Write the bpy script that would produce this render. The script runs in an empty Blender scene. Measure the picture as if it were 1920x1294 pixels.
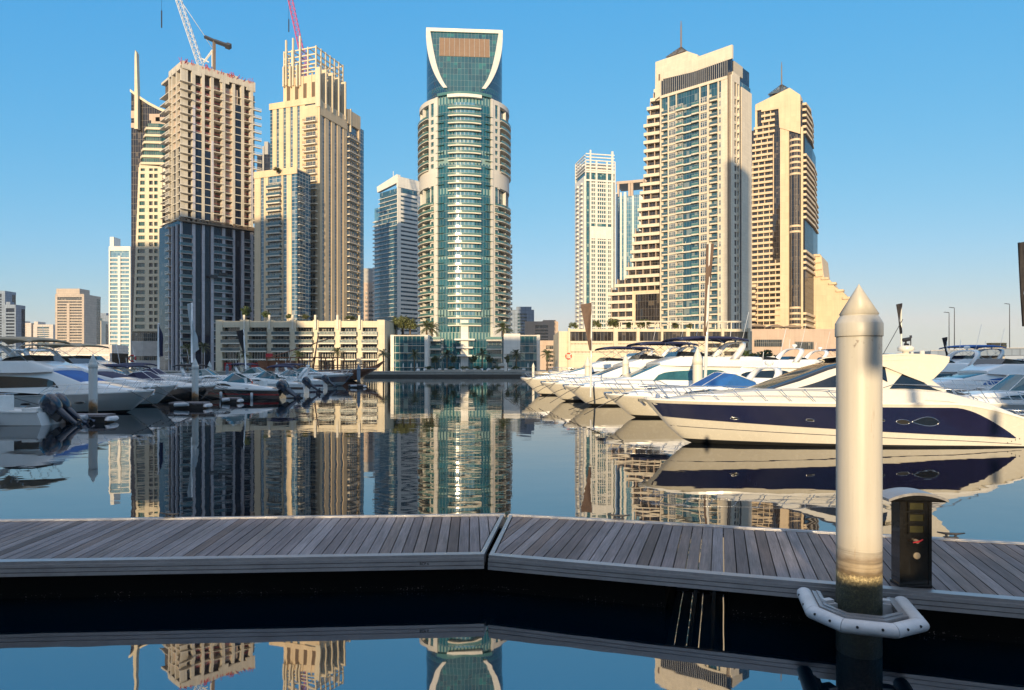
import bpy, math, random
from mathutils import Matrix, Vector
R = math.radians
sc = bpy.context.scene
col = sc.collection
# ------------------------------------------------------------------ camera, sky, sun, exposure
F, CX, CY, EYE = 1280.0, 960.0, 690.0, 2.8
cam = bpy.data.cameras.new("Camera")
camo = bpy.data.objects.new("Camera", cam); col.objects.link(camo)
camo.location = (0, 0, EYE); camo.rotation_euler = (R(90), 0, 0)
cam.sensor_width = 36.0; cam.lens = 36.0*F/1920.0
cam.shift_y = (CY-647.0)/1920.0
cam.clip_start = 0.1; cam.clip_end = 20000
sc.camera = camo
SUN_EL, SUN_AZ = 10.0, 11.5          # sun low behind the photographer, a little to the left
w = bpy.data.worlds.new("World"); sc.world = w; w.use_nodes = True
nt = w.node_tree; nt.nodes.clear()
sky = nt.nodes.new("ShaderNodeTexSky"); sky.sky_type = 'NISHITA'; sky.sun_disc = False
sky.sun_elevation = R(SUN_EL); sky.sun_rotation = R(180+SUN_AZ)
sky.air_density = 0.9; sky.dust_density = 0.3; sky.ozone_density = 2.0; sky.altitude = 0
bg = nt.nodes.new("ShaderNodeBackground"); bg.inputs[1].default_value = 0.105
wo = nt.nodes.new("ShaderNodeOutputWorld")
# morning air: deeper blue overhead, softer towards the horizon than the raw model
sep = nt.nodes.new("ShaderNodeSeparateColor"); com = nt.nodes.new("ShaderNodeCombineColor"); nt.links.new(sky.outputs[0], sep.inputs[0])
for k, (p, g) in enumerate(((1.36, .37), (.50, 1.34), (.16, 2.95))):
    a = nt.nodes.new("ShaderNodeMath"); a.operation = 'POWER'; a.inputs[1].default_value = p; c_ = nt.nodes.new("ShaderNodeMath"); c_.operation = 'MINIMUM'; c_.inputs[1].default_value = (5.0, 6.8, 9.0)[k]; nt.links.new(sep.outputs[k], c_.inputs[0]); nt.links.new(c_.outputs[0], a.inputs[0])
    m_ = nt.nodes.new("ShaderNodeMath"); m_.operation = 'MULTIPLY'; m_.inputs[1].default_value = g; nt.links.new(a.outputs[0], m_.inputs[0]); nt.links.new(m_.outputs[0], com.inputs[k])
# unseen white cloud overhead, added to brighten and neutralise the light in shade
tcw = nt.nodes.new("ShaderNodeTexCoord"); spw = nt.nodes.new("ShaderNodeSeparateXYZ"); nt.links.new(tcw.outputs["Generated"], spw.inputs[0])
def mr(src, a, b_):
    n = nt.nodes.new("ShaderNodeMapRange"); n.interpolation_type = 'SMOOTHSTEP'; n.inputs[1].default_value = a; n.inputs[2].default_value = b_; nt.links.new(src, n.inputs[0]); return n.outputs[0]
def mw(op, a, b_):
    n = nt.nodes.new("ShaderNodeMath"); n.operation = op
    for i, x in enumerate((a, b_)):
        if isinstance(x, float): n.inputs[i].default_value = x
        else: nt.links.new(x, n.inputs[i])
    return n.outputs[0]
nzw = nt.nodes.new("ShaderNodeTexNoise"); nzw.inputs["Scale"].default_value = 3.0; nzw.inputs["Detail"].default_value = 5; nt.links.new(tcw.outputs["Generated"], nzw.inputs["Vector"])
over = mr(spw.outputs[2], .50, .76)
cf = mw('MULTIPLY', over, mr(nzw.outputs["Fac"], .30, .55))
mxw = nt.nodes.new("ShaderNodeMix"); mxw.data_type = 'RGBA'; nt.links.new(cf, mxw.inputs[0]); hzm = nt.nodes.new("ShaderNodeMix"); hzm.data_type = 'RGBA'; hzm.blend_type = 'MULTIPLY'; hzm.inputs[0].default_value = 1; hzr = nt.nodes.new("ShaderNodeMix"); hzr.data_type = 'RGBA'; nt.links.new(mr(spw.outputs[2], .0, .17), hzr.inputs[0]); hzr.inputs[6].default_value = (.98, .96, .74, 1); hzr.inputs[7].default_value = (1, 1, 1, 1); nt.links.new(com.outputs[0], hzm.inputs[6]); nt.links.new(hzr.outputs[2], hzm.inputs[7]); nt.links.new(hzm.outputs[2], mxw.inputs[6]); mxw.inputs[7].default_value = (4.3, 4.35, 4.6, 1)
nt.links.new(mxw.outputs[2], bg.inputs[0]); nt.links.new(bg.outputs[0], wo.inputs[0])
sun = bpy.data.lights.new("Sun", 'SUN'); sun.energy = 2.95; sun.angle = R(0.5); sun.color = (1.0, 0.77, 0.46)
suno = bpy.data.objects.new("Sun", sun); col.objects.link(suno)
LD = Vector((math.sin(R(SUN_AZ))*math.cos(R(SUN_EL)), math.cos(R(SUN_AZ))*math.cos(R(SUN_EL)), -math.sin(R(SUN_EL))))
suno.rotation_euler = LD.to_track_quat('-Z', 'Y').to_euler(); suno.location = (-40, -100, 60)
sc.view_settings.view_transform = 'Standard'; sc.view_settings.look = 'None'
sc.view_settings.exposure = 1.12; sc.view_settings.gamma = 1.0
sc.cycles.max_bounces = 8; sc.cycles.glossy_bounces = 4; sc.cycles.transparent_max_bounces = 12
sc.cycles.caustics_reflective = False; sc.cycles.caustics_refractive = False
sc.cycles.use_denoising = True
rnd = random.Random(7)
# ------------------------------------------------------------------ helpers
def PX(px, Y): return (px-CX)/F*Y
def PZ(py, Y): return EYE+(CY-py)/F*Y
def WY(py, z=0.0): return (EYE-z)*F/(py-CY)        # distance of a point of height z seen at row py
class MB:
    """collects polygons; build() links them as ONE mesh object"""
    def __init__(s): s.v = []; s.f = []; s.m = []; s.sm = []
    def face(s, pts, m=0, smooth=False):
        i = len(s.v); s.v += [tuple(p) for p in pts]
        s.f.append(tuple(range(i, i+len(pts)))); s.m.append(m); s.sm.append(smooth)
    def box(s, x0, x1, y0, y1, z0, z1, m=0, mtop=None):
        i = len(s.v)
        s.v += [(x0,y0,z0),(x1,y0,z0),(x1,y1,z0),(x0,y1,z0),(x0,y0,z1),(x1,y0,z1),(x1,y1,z1),(x0,y1,z1)]
        for k, q in enumerate(((0,3,2,1),(4,5,6,7),(0,1,5,4),(1,2,6,5),(2,3,7,6),(3,0,4,7))):
            s.f.append(tuple(i+a for a in q)); s.m.append(mtop if (k == 1 and mtop is not None) else m); s.sm.append(False)
    def prism(s, poly, z0, z1, m=0, mtop=None):
        n = len(poly); i = len(s.v)
        s.v += [(p[0],p[1],z0) for p in poly]+[(p[0],p[1],z1) for p in poly]
        for k in range(n):
            a, b = k, (k+1) % n
            s.f.append((i+a, i+b, i+n+b, i+n+a)); s.m.append(m); s.sm.append(False)
        s.f.append(tuple(i+n+k for k in range(n))); s.m.append(m if mtop is None else mtop); s.sm.append(False)
        s.f.append(tuple(i+n-1-k for k in range(n))); s.m.append(m); s.sm.append(False)
    def extr(s, poly, y0, y1, m=0):
        """outline in x,z pushed from y0 to y1"""
        n = len(poly); i = len(s.v)
        s.v += [(p[0],y0,p[1]) for p in poly]+[(p[0],y1,p[1]) for p in poly]
        for k in range(n):
            a, b = k, (k+1) % n
            s.f.append((i+a, i+b, i+n+b, i+n+a)); s.m.append(m); s.sm.append(False)
        s.f.append(tuple(i+n-1-k for k in range(n))); s.m.append(m); s.sm.append(False)
        s.f.append(tuple(i+n+k for k in range(n))); s.m.append(m); s.sm.append(False)
    def grid(s, rows, m=0, smooth=True, close=False, mfn=None):
        """rows: equal-length lists of points; shared vertices"""
        i = len(s.v); n = len(rows[0])
        for r in rows: s.v += [tuple(p) for p in r]
        for a in range(len(rows)-1):
            for b in range(n if close else n-1):
                c = (b+1) % n
                s.f.append((i+a*n+b, i+a*n+c, i+(a+1)*n+c, i+(a+1)*n+b))
                s.m.append(mfn(a, b) if mfn else m); s.sm.append(smooth)
    def tube(s, pts, r, n=6, m=0, cap=True):
        pts = [Vector(p) for p in pts]; rows = []
        rr = r if isinstance(r, (list, tuple)) else [r]*len(pts)
        up = None
        for k, p in enumerate(pts):
            a = pts[max(k-1, 0)]; b = pts[min(k+1, len(pts)-1)]
            t = (b-a)
            if t.length < 1e-9: t = Vector((0,0,1))
            t.normalize()
            if up is None:
                up = Vector((0,0,1)) if abs(t.z) < .9 else Vector((1,0,0))
            u = t.cross(up).normalized(); v = u.cross(t).normalized(); up = v
            rows.append([p+(u*math.cos(2*math.pi*j/n)+v*math.sin(2*math.pi*j/n))*rr[k] for j in range(n)])
        i0 = len(s.v)
        s.grid(rows, m, True, True)
        if cap:
            L = len(rows)
            s.f.append(tuple(i0+j for j in range(n))); s.m.append(m); s.sm.append(False)
            s.f.append(tuple(i0+(L-1)*n+j for j in range(n))); s.m.append(m); s.sm.append(False)
    def bar(s, a, b, w, m=0):
        s.tube([a, b], w*0.7071, 4, m)
        for k in range(len(s.sm)-6, len(s.sm)): s.sm[k] = False
    def lathe(s, prof, n=24, c=(0,0), m=0, smooth=True, mfn=None):
        rows = [[(c[0]+r*math.cos(2*math.pi*j/n), c[1]+r*math.sin(2*math.pi*j/n), z) for j in range(n)] for r, z in prof]
        s.grid(rows, m, smooth, True, mfn)
    def sphere(s, c, rx, ry, rz, n=12, k=8, m=0):
        rows = []
        for a in range(k+1):
            t = math.pi*a/k
            rows.append([(c[0]+rx*math.sin(t)*math.cos(2*math.pi*j/n), c[1]+ry*math.sin(t)*math.sin(2*math.pi*j/n), c[2]+rz*math.cos(t)) for j in range(n)])
        s.grid(rows, m, True, True)
    def add(s, o, M=None):
        i = len(s.v)
        s.v += [tuple(M @ Vector(p)) for p in o.v] if M else o.v
        s.f += [tuple(i+a for a in f) for f in o.f]; s.m += o.m; s.sm += o.sm
    def mesh(s, name, mats):
        me = bpy.data.meshes.new(name); me.from_pydata(s.v, [], s.f)
        if not isinstance(mats, (list, tuple)): mats = [mats]
        for a in mats: me.materials.append(a)
        n = len(s.f)
        me.polygons.foreach_set("material_index", [min(x, len(mats)-1) for x in s.m])
        me.polygons.foreach_set("use_smooth", s.sm)
        uv = me.uv_layers.new(name="UVMap"); data = [0.0]*(2*len(me.loops)); k = 0
        for p in me.polygons:                                    # metres along the face, metres up
            nx, ny, nz = p.normal
            for vi in p.vertices:
                x, y, z = s.v[vi]
                if abs(nz) > .75: a, b = x, y
                else:
                    l = math.hypot(nx, ny) or 1.0
                    a, b = (-ny*x+nx*y)/l, z
                data[k] = a; data[k+1] = b; k += 2
        uv.data.foreach_set("uv", data)
        me.update(); return me
    def build(s, name, mats, parent=None, loc=None, rz=0):
        o = bpy.data.objects.new(name, s.mesh(name, mats)); col.objects.link(o)
        if parent: o.parent = parent
        if loc: o.location = loc
        if rz: o.rotation_euler.z = rz
        return o
def tag(o, label=None, cat=None, group=None, kind=None):
    if label: o["label"] = label
    if cat: o["category"] = cat
    if group: o["group"] = group
    if kind: o["kind"] = kind
    return o
def thing(name, label, cat, loc=(0,0,0), rz=0, group=None):
    o = bpy.data.objects.new(name, None); col.objects.link(o); o.empty_display_size = .5
    o.location = loc; o.rotation_euler.z = rz
    return tag(o, label, cat, group)
def dup(o, parent=None):
    c = o.copy(); col.objects.link(c)
    if parent: c.parent = parent
    for ch in list(o.children): dup(ch, c)
    return c
def rep(parent, name, mb, mats, spots, limit=96):
    """a part repeated at spots (Matrix or location): up to limit objects sharing one mesh, the rest one stuff part"""
    spots = [s if isinstance(s, Matrix) else Matrix.Translation(s) for s in spots]
    if not spots: return
    me = mb.mesh(name, mats)
    for M in spots[:limit]:
        o = bpy.data.objects.new(name, me); col.objects.link(o); o.parent = parent; o.matrix_local = M
    if len(spots) > limit:
        big = MB()
        for M in spots[limit:]: big.add(mb, M)
        tag(big.build(name, mats, parent), kind="stuff")
# ------------------------------------------------------------------ materials
MATS = {}
def N(nt, t, **kw):
    n = nt.nodes.new("ShaderNode"+t)
    for k, v in kw.items(): setattr(n, k, v)
    return n
def newmat(name):
    m = bpy.data.materials.new(name); m.use_nodes = True
    nt = m.node_tree; b = nt.nodes["Principled BSDF"]
    return m, nt, b
def math2(nt, op, a, b=None, clamp=False):
    n = N(nt, "Math", operation=op, use_clamp=clamp)
    for i, x in enumerate((a, b)):
        if x is None: continue
        if isinstance(x, (int, float)): n.inputs[i].default_value = x
        else: nt.links.new(x, n.inputs[i])
    return n.outputs[0]
def mixc(nt, f, a, b, bt='MIX'):
    n = N(nt, "Mix", data_type='RGBA', blend_type=bt)
    for i, x in ((0, f), (6, a), (7, b)):
        if isinstance(x, (int, float)): n.inputs[i].default_value = x
        elif isinstance(x, tuple): n.inputs[i].default_value = (x[0], x[1], x[2], 1)
        else: nt.links.new(x, n.inputs[i])
    return n.outputs[2]
def noise(nt, vec, scale, detail=4, rough=.55, stretch=None):
    if stretch:
        mp = N(nt, "Mapping"); mp.inputs["Scale"].default_value = stretch
        nt.links.new(vec, mp.inputs[0]); vec = mp.outputs[0]
    n = N(nt, "TexNoise"); n.inputs["Scale"].default_value = scale; n.inputs["Detail"].default_value = detail
    n.inputs["Roughness"].default_value = rough
    nt.links.new(vec, n.inputs["Vector"]); return n.outputs["Fac"]
def ramp(nt, f, stops):
    n = N(nt, "ValToRGB"); e = n.color_ramp.elements
    while len(e) < len(stops): e.new(.5)
    for k, (p, c) in enumerate(stops):
        e[k].position = p; e[k].color = (c[0], c[1], c[2], 1) if isinstance(c, tuple) else (c, c, c, 1)
    nt.links.new(f, n.inputs[0]); return n.outputs[0]
def bumpn(nt, b, h, strength, dist):
    n = N(nt, "Bump"); n.inputs["Strength"].default_value = strength; n.inputs["Distance"].default_value = dist
    nt.links.new(h, n.inputs["Height"]); nt.links.new(n.outputs[0], b.inputs["Normal"])
def plain(name, c, rough=.5, metal=0.0, var=.12, scale=1.5, bump=0.0, coat=0.0, spec=.5, stretch=None):
    """base colour broken up by two scales of noise"""
    m, nt, b = newmat(name)
    tc = N(nt, "TexCoord").outputs["Object"]
    f1 = noise(nt, tc, scale, 5, .6, stretch); f2 = noise(nt, tc, scale*7.3, 3, .6, stretch)
    f = math2(nt, 'ADD', math2(nt, 'MULTIPLY', f1, .65), math2(nt, 'MULTIPLY', f2, .35))
    lo = tuple(x*(1-var*1.6) for x in c); hi = tuple(min(1, x*(1+var)) for x in c)
    nt.links.new(ramp(nt, f, [(.3, lo), (.7, hi)]), b.inputs["Base Color"])
    rr = math2(nt, 'ADD', math2(nt, 'MULTIPLY', f2, .25), rough-.12, True); nt.links.new(rr, b.inputs["Roughness"])
    b.inputs["Metallic"].default_value = metal; b.inputs["Coat Weight"].default_value = coat
    b.inputs["Coat Roughness"].default_value = .06
    b.inputs["Specular IOR Level"].default_value = spec
    if bump: bumpn(nt, b, f2, bump, .02)
    return m
def wall(name, c, dw=2.4, dh=1.2, joint=.035, var=.10, streak=.18, rough=.7):
    """painted or panelled facade: joints, panel-to-panel tone, rain streaks"""
    m, nt, b = newmat(name)
    uv = N(nt, "UVMap").outputs[0]
    sp = N(nt, "SeparateXYZ"); nt.links.new(uv, sp.inputs[0])
    u = math2(nt, 'DIVIDE', sp.outputs[0], dw); v = math2(nt, 'DIVIDE', sp.outputs[1], dh)
    fu = math2(nt, 'FRACT', u); fv = math2(nt, 'FRACT', v)
    j = math2(nt, 'MAXIMUM', math2(nt, 'LESS_THAN', fu, joint/dw), math2(nt, 'LESS_THAN', fv, joint/dh))
    cell = N(nt, "CombineXYZ"); nt.links.new(math2(nt, 'FLOOR', u), cell.inputs[0]); nt.links.new(math2(nt, 'FLOOR', v), cell.inputs[1])
    wn = N(nt, "TexWhiteNoise"); nt.links.new(cell.outputs[0], wn.inputs[0])
    st = noise(nt, uv, .9, 5, .6, (1.0, .06, 1)); bl = noise(nt, uv, .12, 4)
    f = math2(nt, 'ADD', math2(nt, 'MULTIPLY', wn.outputs["Value"], var*.8), math2(nt, 'MULTIPLY', math2(nt, 'SUBTRACT', st, .5), streak*2))
    f = math2(nt, 'ADD', f, math2(nt, 'MULTIPLY', math2(nt, 'SUBTRACT', bl, .5), var*2))
    f = math2(nt, 'SUBTRACT', math2(nt, 'ADD', f, 1-var*.4), math2(nt, 'MULTIPLY', j, .28))
    g = N(nt, "CombineColor")
    for k in range(3): nt.links.new(math2(nt, 'MULTIPLY', f, c[k]), g.inputs[k])
    nt.links.new(g.outputs[0], b.inputs["Base Color"]); b.inputs["Roughness"].default_value = rough
    return m
def glass(name, c1, c2, curtain, dw=1.3, dh=3.3, frame=(.12,.12,.13), ft=.09, spec=1.0, ior=1.9, pcur=.18, tilt=.03, rough=.04, transom=0.0, spand=0.0, spc=(.05,.06,.07)):
    """curtain wall: mullions, transoms, tone per pane, some blinds drawn, each pane a hair out of plane"""
    m, nt, b = newmat(name)
    uv = N(nt, "UVMap").outputs[0]
    sp = N(nt, "SeparateXYZ"); nt.links.new(uv, sp.inputs[0])
    u = math2(nt, 'DIVIDE', sp.outputs[0], dw); v = math2(nt, 'DIVIDE', sp.outputs[1], dh)
    fu = math2(nt, 'FRACT', u); fv = math2(nt, 'FRACT', v)
    fr = math2(nt, 'MAXIMUM', math2(nt, 'LESS_THAN', fu, ft/dw), math2(nt, 'LESS_THAN', fv, ft/dh))
    if transom:
        fr = math2(nt, 'MAXIMUM', fr, math2(nt, 'LESS_THAN', math2(nt, 'ABSOLUTE', math2(nt, 'SUBTRACT', fv, transom)), ft*.5/dh))
    cell = N(nt, "CombineXYZ"); nt.links.new(math2(nt, 'FLOOR', u), cell.inputs[0]); nt.links.new(math2(nt, 'FLOOR', v), cell.inputs[1])
    oi = N(nt, "ObjectInfo"); nt.links.new(oi.outputs["Random"], cell.inputs[2])
    wn = N(nt, "TexWhiteNoise"); nt.links.new(cell.outputs[0], wn.inputs[0])
    cell2 = N(nt, "VectorMath", operation='ADD'); nt.links.new(cell.outputs[0], cell2.inputs[0]); cell2.inputs[1].default_value = (37.3, 11.1, 0)
    wn2 = N(nt, "TexWhiteNoise"); nt.links.new(cell2.outputs[0], wn2.inputs[0])
    base = mixc(nt, wn.outputs["Value"], c1, c2)
    cur = math2(nt, 'LESS_THAN', wn2.outputs["Value"], pcur)
    drop = math2(nt, 'GREATER_THAN', fv, math2(nt, 'MULTIPLY', wn.outputs["Value"], .8))
    base = mixc(nt, math2(nt, 'MULTIPLY', math2(nt, 'MULTIPLY', cur, drop), .8), base, curtain)
    if spand: 
        sm = math2(nt, 'LESS_THAN', fv, spand); base = mixc(nt, sm, base, spc)
    base = mixc(nt, fr, base, frame)
    nt.links.new(base, b.inputs["Base Color"])
    nt.links.new(math2(nt, 'ADD', math2(nt, 'MULTIPLY', fr, .4), rough), b.inputs["Roughness"])
    b.inputs["IOR"].default_value = ior; b.inputs["Specular IOR Level"].default_value = spec*.5
    geo = N(nt, "NewGeometry")
    vs = N(nt, "VectorMath", operation='SUBTRACT'); nt.links.new(wn.outputs["Color"], vs.inputs[0]); vs.inputs[1].default_value = (.5,.5,.5)
    vm = N(nt, "VectorMath", operation='SCALE'); nt.links.new(vs.outputs[0], vm.inputs[0]); vm.inputs["Scale"].default_value = tilt
    va = N(nt, "VectorMath", operation='ADD'); nt.links.new(geo.outputs["Normal"], va.inputs[0]); nt.links.new(vm.outputs[0], va.inputs[1])
    vn = N(nt, "VectorMath", operation='NORMALIZE'); nt.links.new(va.outputs[0], vn.inputs[0])
    nt.links.new(vn.outputs[0], b.inputs["Normal"])
    return m
M = dict(
 cream=wall("cream_render", (.62,.53,.40)), tan=wall("tan_render", (.64,.56,.45)), tan2=wall("tan_stone", (.63,.49,.33), 3, 3.3, .05),
 wing=wall("warm_grey_panel", (.58,.55,.51), 2.2, 1.6), stripglass=glass("strip_window", (.015,.06,.12), (.06,.14,.22), (.25,.28,.30), 1.9, 1.55, (.42,.42,.40), .16, 1.0, 1.8, .15, .03),
 flankglass=glass("flank_dark_glass", (.008,.010,.016), (.016,.018,.028), (.04,.05,.06), 1.3, 3.3, (.03,.03,.035), .09, 1.0, 1.14, .06, .01, .15),
 drumblue=glass("drum_blue_glass", (.004,.022,.05), (.010,.05,.09), (.02,.10,.12), 1.6, 3.3, (.10,.14,.17), .10, 1.0, 1.9, .1, .02), dull=wall("dull_far_render", (.44,.36,.30), 3, 3.2, .3, .15, .1),
 sand=wall("sand_panel", (.60,.52,.39), 2.2, 1.6), white=wall("white_panel", (.68,.65,.60)), concrete=wall("raw_concrete", (.51,.47,.41), 3.1, 3.4, .04, .16, .3, .85),
 panel=wall("pale_alloy_panel", (.50,.48,.52), 1.4, 1.65, .06, .2, .1, .45), grey=wall("grey_stone", (.36,.35,.34)), lilac=wall("grey_cladding", (.47,.44,.42), 2.2, 1.6),
 brown=wall("brown_panel", (.23,.145,.09), 1.2, .4, .05, .15, .1), louvre=wall("bronze_louvre", (.16,.105,.06), 9, .3, .12, .1, .1, .5),
 pink=wall("dusty_stone", (.46,.35,.28), 2.4, 3.2), far=wall("far_render", (.52,.46,.42), 3, 3.2, .3, .15, .1), farblue=wall("far_blue_render", (.20,.25,.33), 3, 3.2, .5, .2, .1),
 tealglass=glass("teal_glass", (.004,.045,.07), (.015,.11,.14), (.25,.36,.32), 1.5, 3.3, (.20,.24,.22), .10, 1.0, 1.8, .14, .035),
 navyglass=glass("navy_glass", (.006,.010,.022), (.014,.022,.042), (.05,.06,.08), 1.1, 3.35, (.02,.024,.036), .07, 1.0, 1.42, .04, .012),
 blueglass=glass("blue_glass", (.010,.05,.085), (.03,.10,.14), (.22,.26,.26), 1.2, 3.2, (.14,.16,.18), .10, 1.0, 1.75, .18, .03),
 skyglass=glass("sky_glass", (.05,.16,.26), (.09,.24,.34), (.30,.40,.42), 1.5, 3.4, (.30,.33,.35), .12, 1.0, 2.1, .1, .03),
 drumglass=glass("drum_teal_glass", (.004,.045,.06), (.012,.085,.10), (.012,.14,.13), 1.6, 3.3, (.13,.17,.16), .10, 1.0, 1.9, .12, .03),
 bronzeglass=glass("bronze_glass", (.010,.008,.008), (.03,.022,.018), (.11,.085,.06), 1.2, 3.3, (.07,.055,.045), .10, 1.0, 1.7, .12, .02),
 darkglass=glass("dark_glass", (.012,.017,.022), (.035,.045,.055), (.22,.20,.17), 1.0, 3.3, (.28,.25,.21), .10, 1.0, 1.7, .22, .02),
 pane=glass("window_pane", (.015,.03,.045), (.04,.065,.085), (.28,.27,.24), .8, 1.9, (.50,.48,.44), .10, 1.0, 1.9, .22, .02, .05, .6),
 greenpane=glass("green_pane", (.006,.05,.05), (.02,.10,.09), (.06,.08,.08), .9, 1.9, (.05,.07,.07), .08, 1.0, 1.8, .2, .02),
 balcglass=plain("balcony_glass", (.045,.085,.10), .12, 0, .15, .6, 0, 0, 1.0), balcgreen=plain("balcony_green_glass", (.07,.17,.16), .12, 0, .15, .6, 0, 0, 1.0),
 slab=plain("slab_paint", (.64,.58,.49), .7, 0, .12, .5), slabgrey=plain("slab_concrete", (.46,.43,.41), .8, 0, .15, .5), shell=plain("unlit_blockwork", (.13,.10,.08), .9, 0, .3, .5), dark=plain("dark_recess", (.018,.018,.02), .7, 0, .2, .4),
 steel=plain("stainless_steel", (.62,.62,.62), .22, 1.0, .06, 4), darksteel=plain("dark_steel", (.05,.05,.055), .5, .3, .2, 2), frame=plain("bronze_metal", (.23,.17,.12), .5, .2, .15, .3),
 alu=plain("aluminium_trim", (.40,.39,.40), .42, .75, .14, 3.0, .1, 0, .5, (1, 8, 1)),
 gel=plain("white_gelcoat", (.80,.79,.78), .22, 0, .035, .8, 0, .5), gel2=plain("cream_gelcoat", (.66,.63,.57), .25, 0, .04, .8, 0, .4), deck=plain("nonslip_deck", (.66,.64,.60), .6, 0, .06, 3),
 navy=plain("navy_gelcoat", (.012,.012,.045), .14, 0, .15, .6, 0, .7), black=plain("black_gelcoat", (.010,.010,.012), .16, 0, .2, .6, 0, .6), red=plain("red_stripe", (.35,.01,.012), .25, 0, .1, 1, 0, .5),
 tint=plain("tinted_window", (.012,.013,.016), .06, 0, .25, 1.2, 0, 0, 1.0), wshield=plain("windscreen_glass", (.03,.11,.13), .06, 0, .25, 1.0, 0, 0, 1.0), bluecover=plain("blue_canvas", (.01,.10,.34), .75, 0, .18, 1.5, .3),
 navycanvas=plain("navy_canvas", (.012,.014,.055), .75, 0, .2, 1.5, .3), tancanvas=plain("tan_canvas", (.42,.33,.22), .8, 0, .15, 1.2, .3), whitecanvas=plain("white_canvas", (.66,.67,.66), .75, 0, .12, 1.5, .3),
 greycanvas=plain("grey_canvas", (.42,.47,.50), .75, 0, .12, 1.5, .3), blackcanvas=plain("black_canvas", (.014,.012,.016), .75, 0, .2, 2, .2), browncanvas=plain("brown_canvas", (.12,.075,.055), .75, 0, .2, 2, .2), antifoul=plain("boot_top", (.015,.016,.018), .5, 0, .3, 1.5),
 motor=plain("outboard_paint", (.012,.022,.045), .22, 0, .15, 3, 0, .6), rubber=plain("black_rubber", (.012,.012,.012), .6, 0, .2, 3), orange=plain("orange_buoy", (.55,.07,.02), .5, 0, .1, 3), flagred=plain("flag_red", (.45,.02,.03), .7, 0, .1, 3),
 teak=plain("varnished_wood", (.22,.075,.03), .4, 0, .3, 1.2, .1, .2, .5, (.3,4,4)), bark=plain("bark", (.12,.085,.055), .9, 0, .3, 4, .6), leaf=plain("leaf_green", (.055,.085,.022), .6, 0, .35, 1.3), leaf2=plain("leaf_olive", (.10,.11,.03), .6, 0, .35, 1.3),
 frond=plain("palm_frond", (.075,.095,.035), .55, 0, .35, .9), cranew=plain("white_crane_paint", (.72,.70,.66), .5, 0, .08, 1), cranep=plain("pink_crane_paint", (.62,.10,.22), .5, 0, .1, 1),
 stonequay=wall("quay_stone", (.34,.31,.27), 3.0, .8, .05, .2, .3), wet=plain("wet_quay", (.03,.027,.022), .5, 0, .35, .7, .3), paving=wall("paving", (.36,.33,.29), 1.2, 1.2, .03, .15, .1),
)
# ------------------------------------------------------------------ special materials
def planks_mat():
    m, nt, b = newmat("weathered_decking")
    tc = N(nt, "TexCoord").outputs["Object"]; geo = N(nt, "NewGeometry")
    g = noise(nt, tc, 1.0, 6, .65, (70, 2.2, 8)); g2 = noise(nt, tc, 1.0, 4, .6, (16, .9, 4)); bl = noise(nt, tc, .8, 4)
    rp = geo.outputs["Random Per Island"]
    base = ramp(nt, rp, [(0, (.09,.062,.055)), (.3, (.155,.125,.128)), (.65, (.235,.205,.212)), (.85, (.19,.15,.14)), (1, (.14,.095,.08))])
    f = math2(nt, 'ADD', math2(nt, 'MULTIPLY', g, .55), math2(nt, 'MULTIPLY', g2, .45))
    base = mixc(nt, 1.0, base, ramp(nt, f, [(.3, .38), (.5, .95), (.7, 1.6)]), 'MULTIPLY')
    base = mixc(nt, 1.0, base, ramp(nt, bl, [(.3, .75), (.7, 1.2)]), 'MULTIPLY')
    sp = N(nt, "SeparateXYZ"); nt.links.new(tc, sp.inputs[0])
    gr = math2(nt, 'ABSOLUTE', math2(nt, 'SINE', math2(nt, 'MULTIPLY', sp.outputs[0], 330.0)))
    base = mixc(nt, 1.0, base, ramp(nt, gr, [(0, .45), (.35, 1.0), (1, 1.1)]), 'MULTIPLY')
    nt.links.new(base, b.inputs["Base Color"]); b.inputs["Roughness"].default_value = .62
    bumpn(nt, b, math2(nt, 'ADD', math2(nt, 'MULTIPLY', gr, .5), f), .5, .006)
    return m
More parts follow.
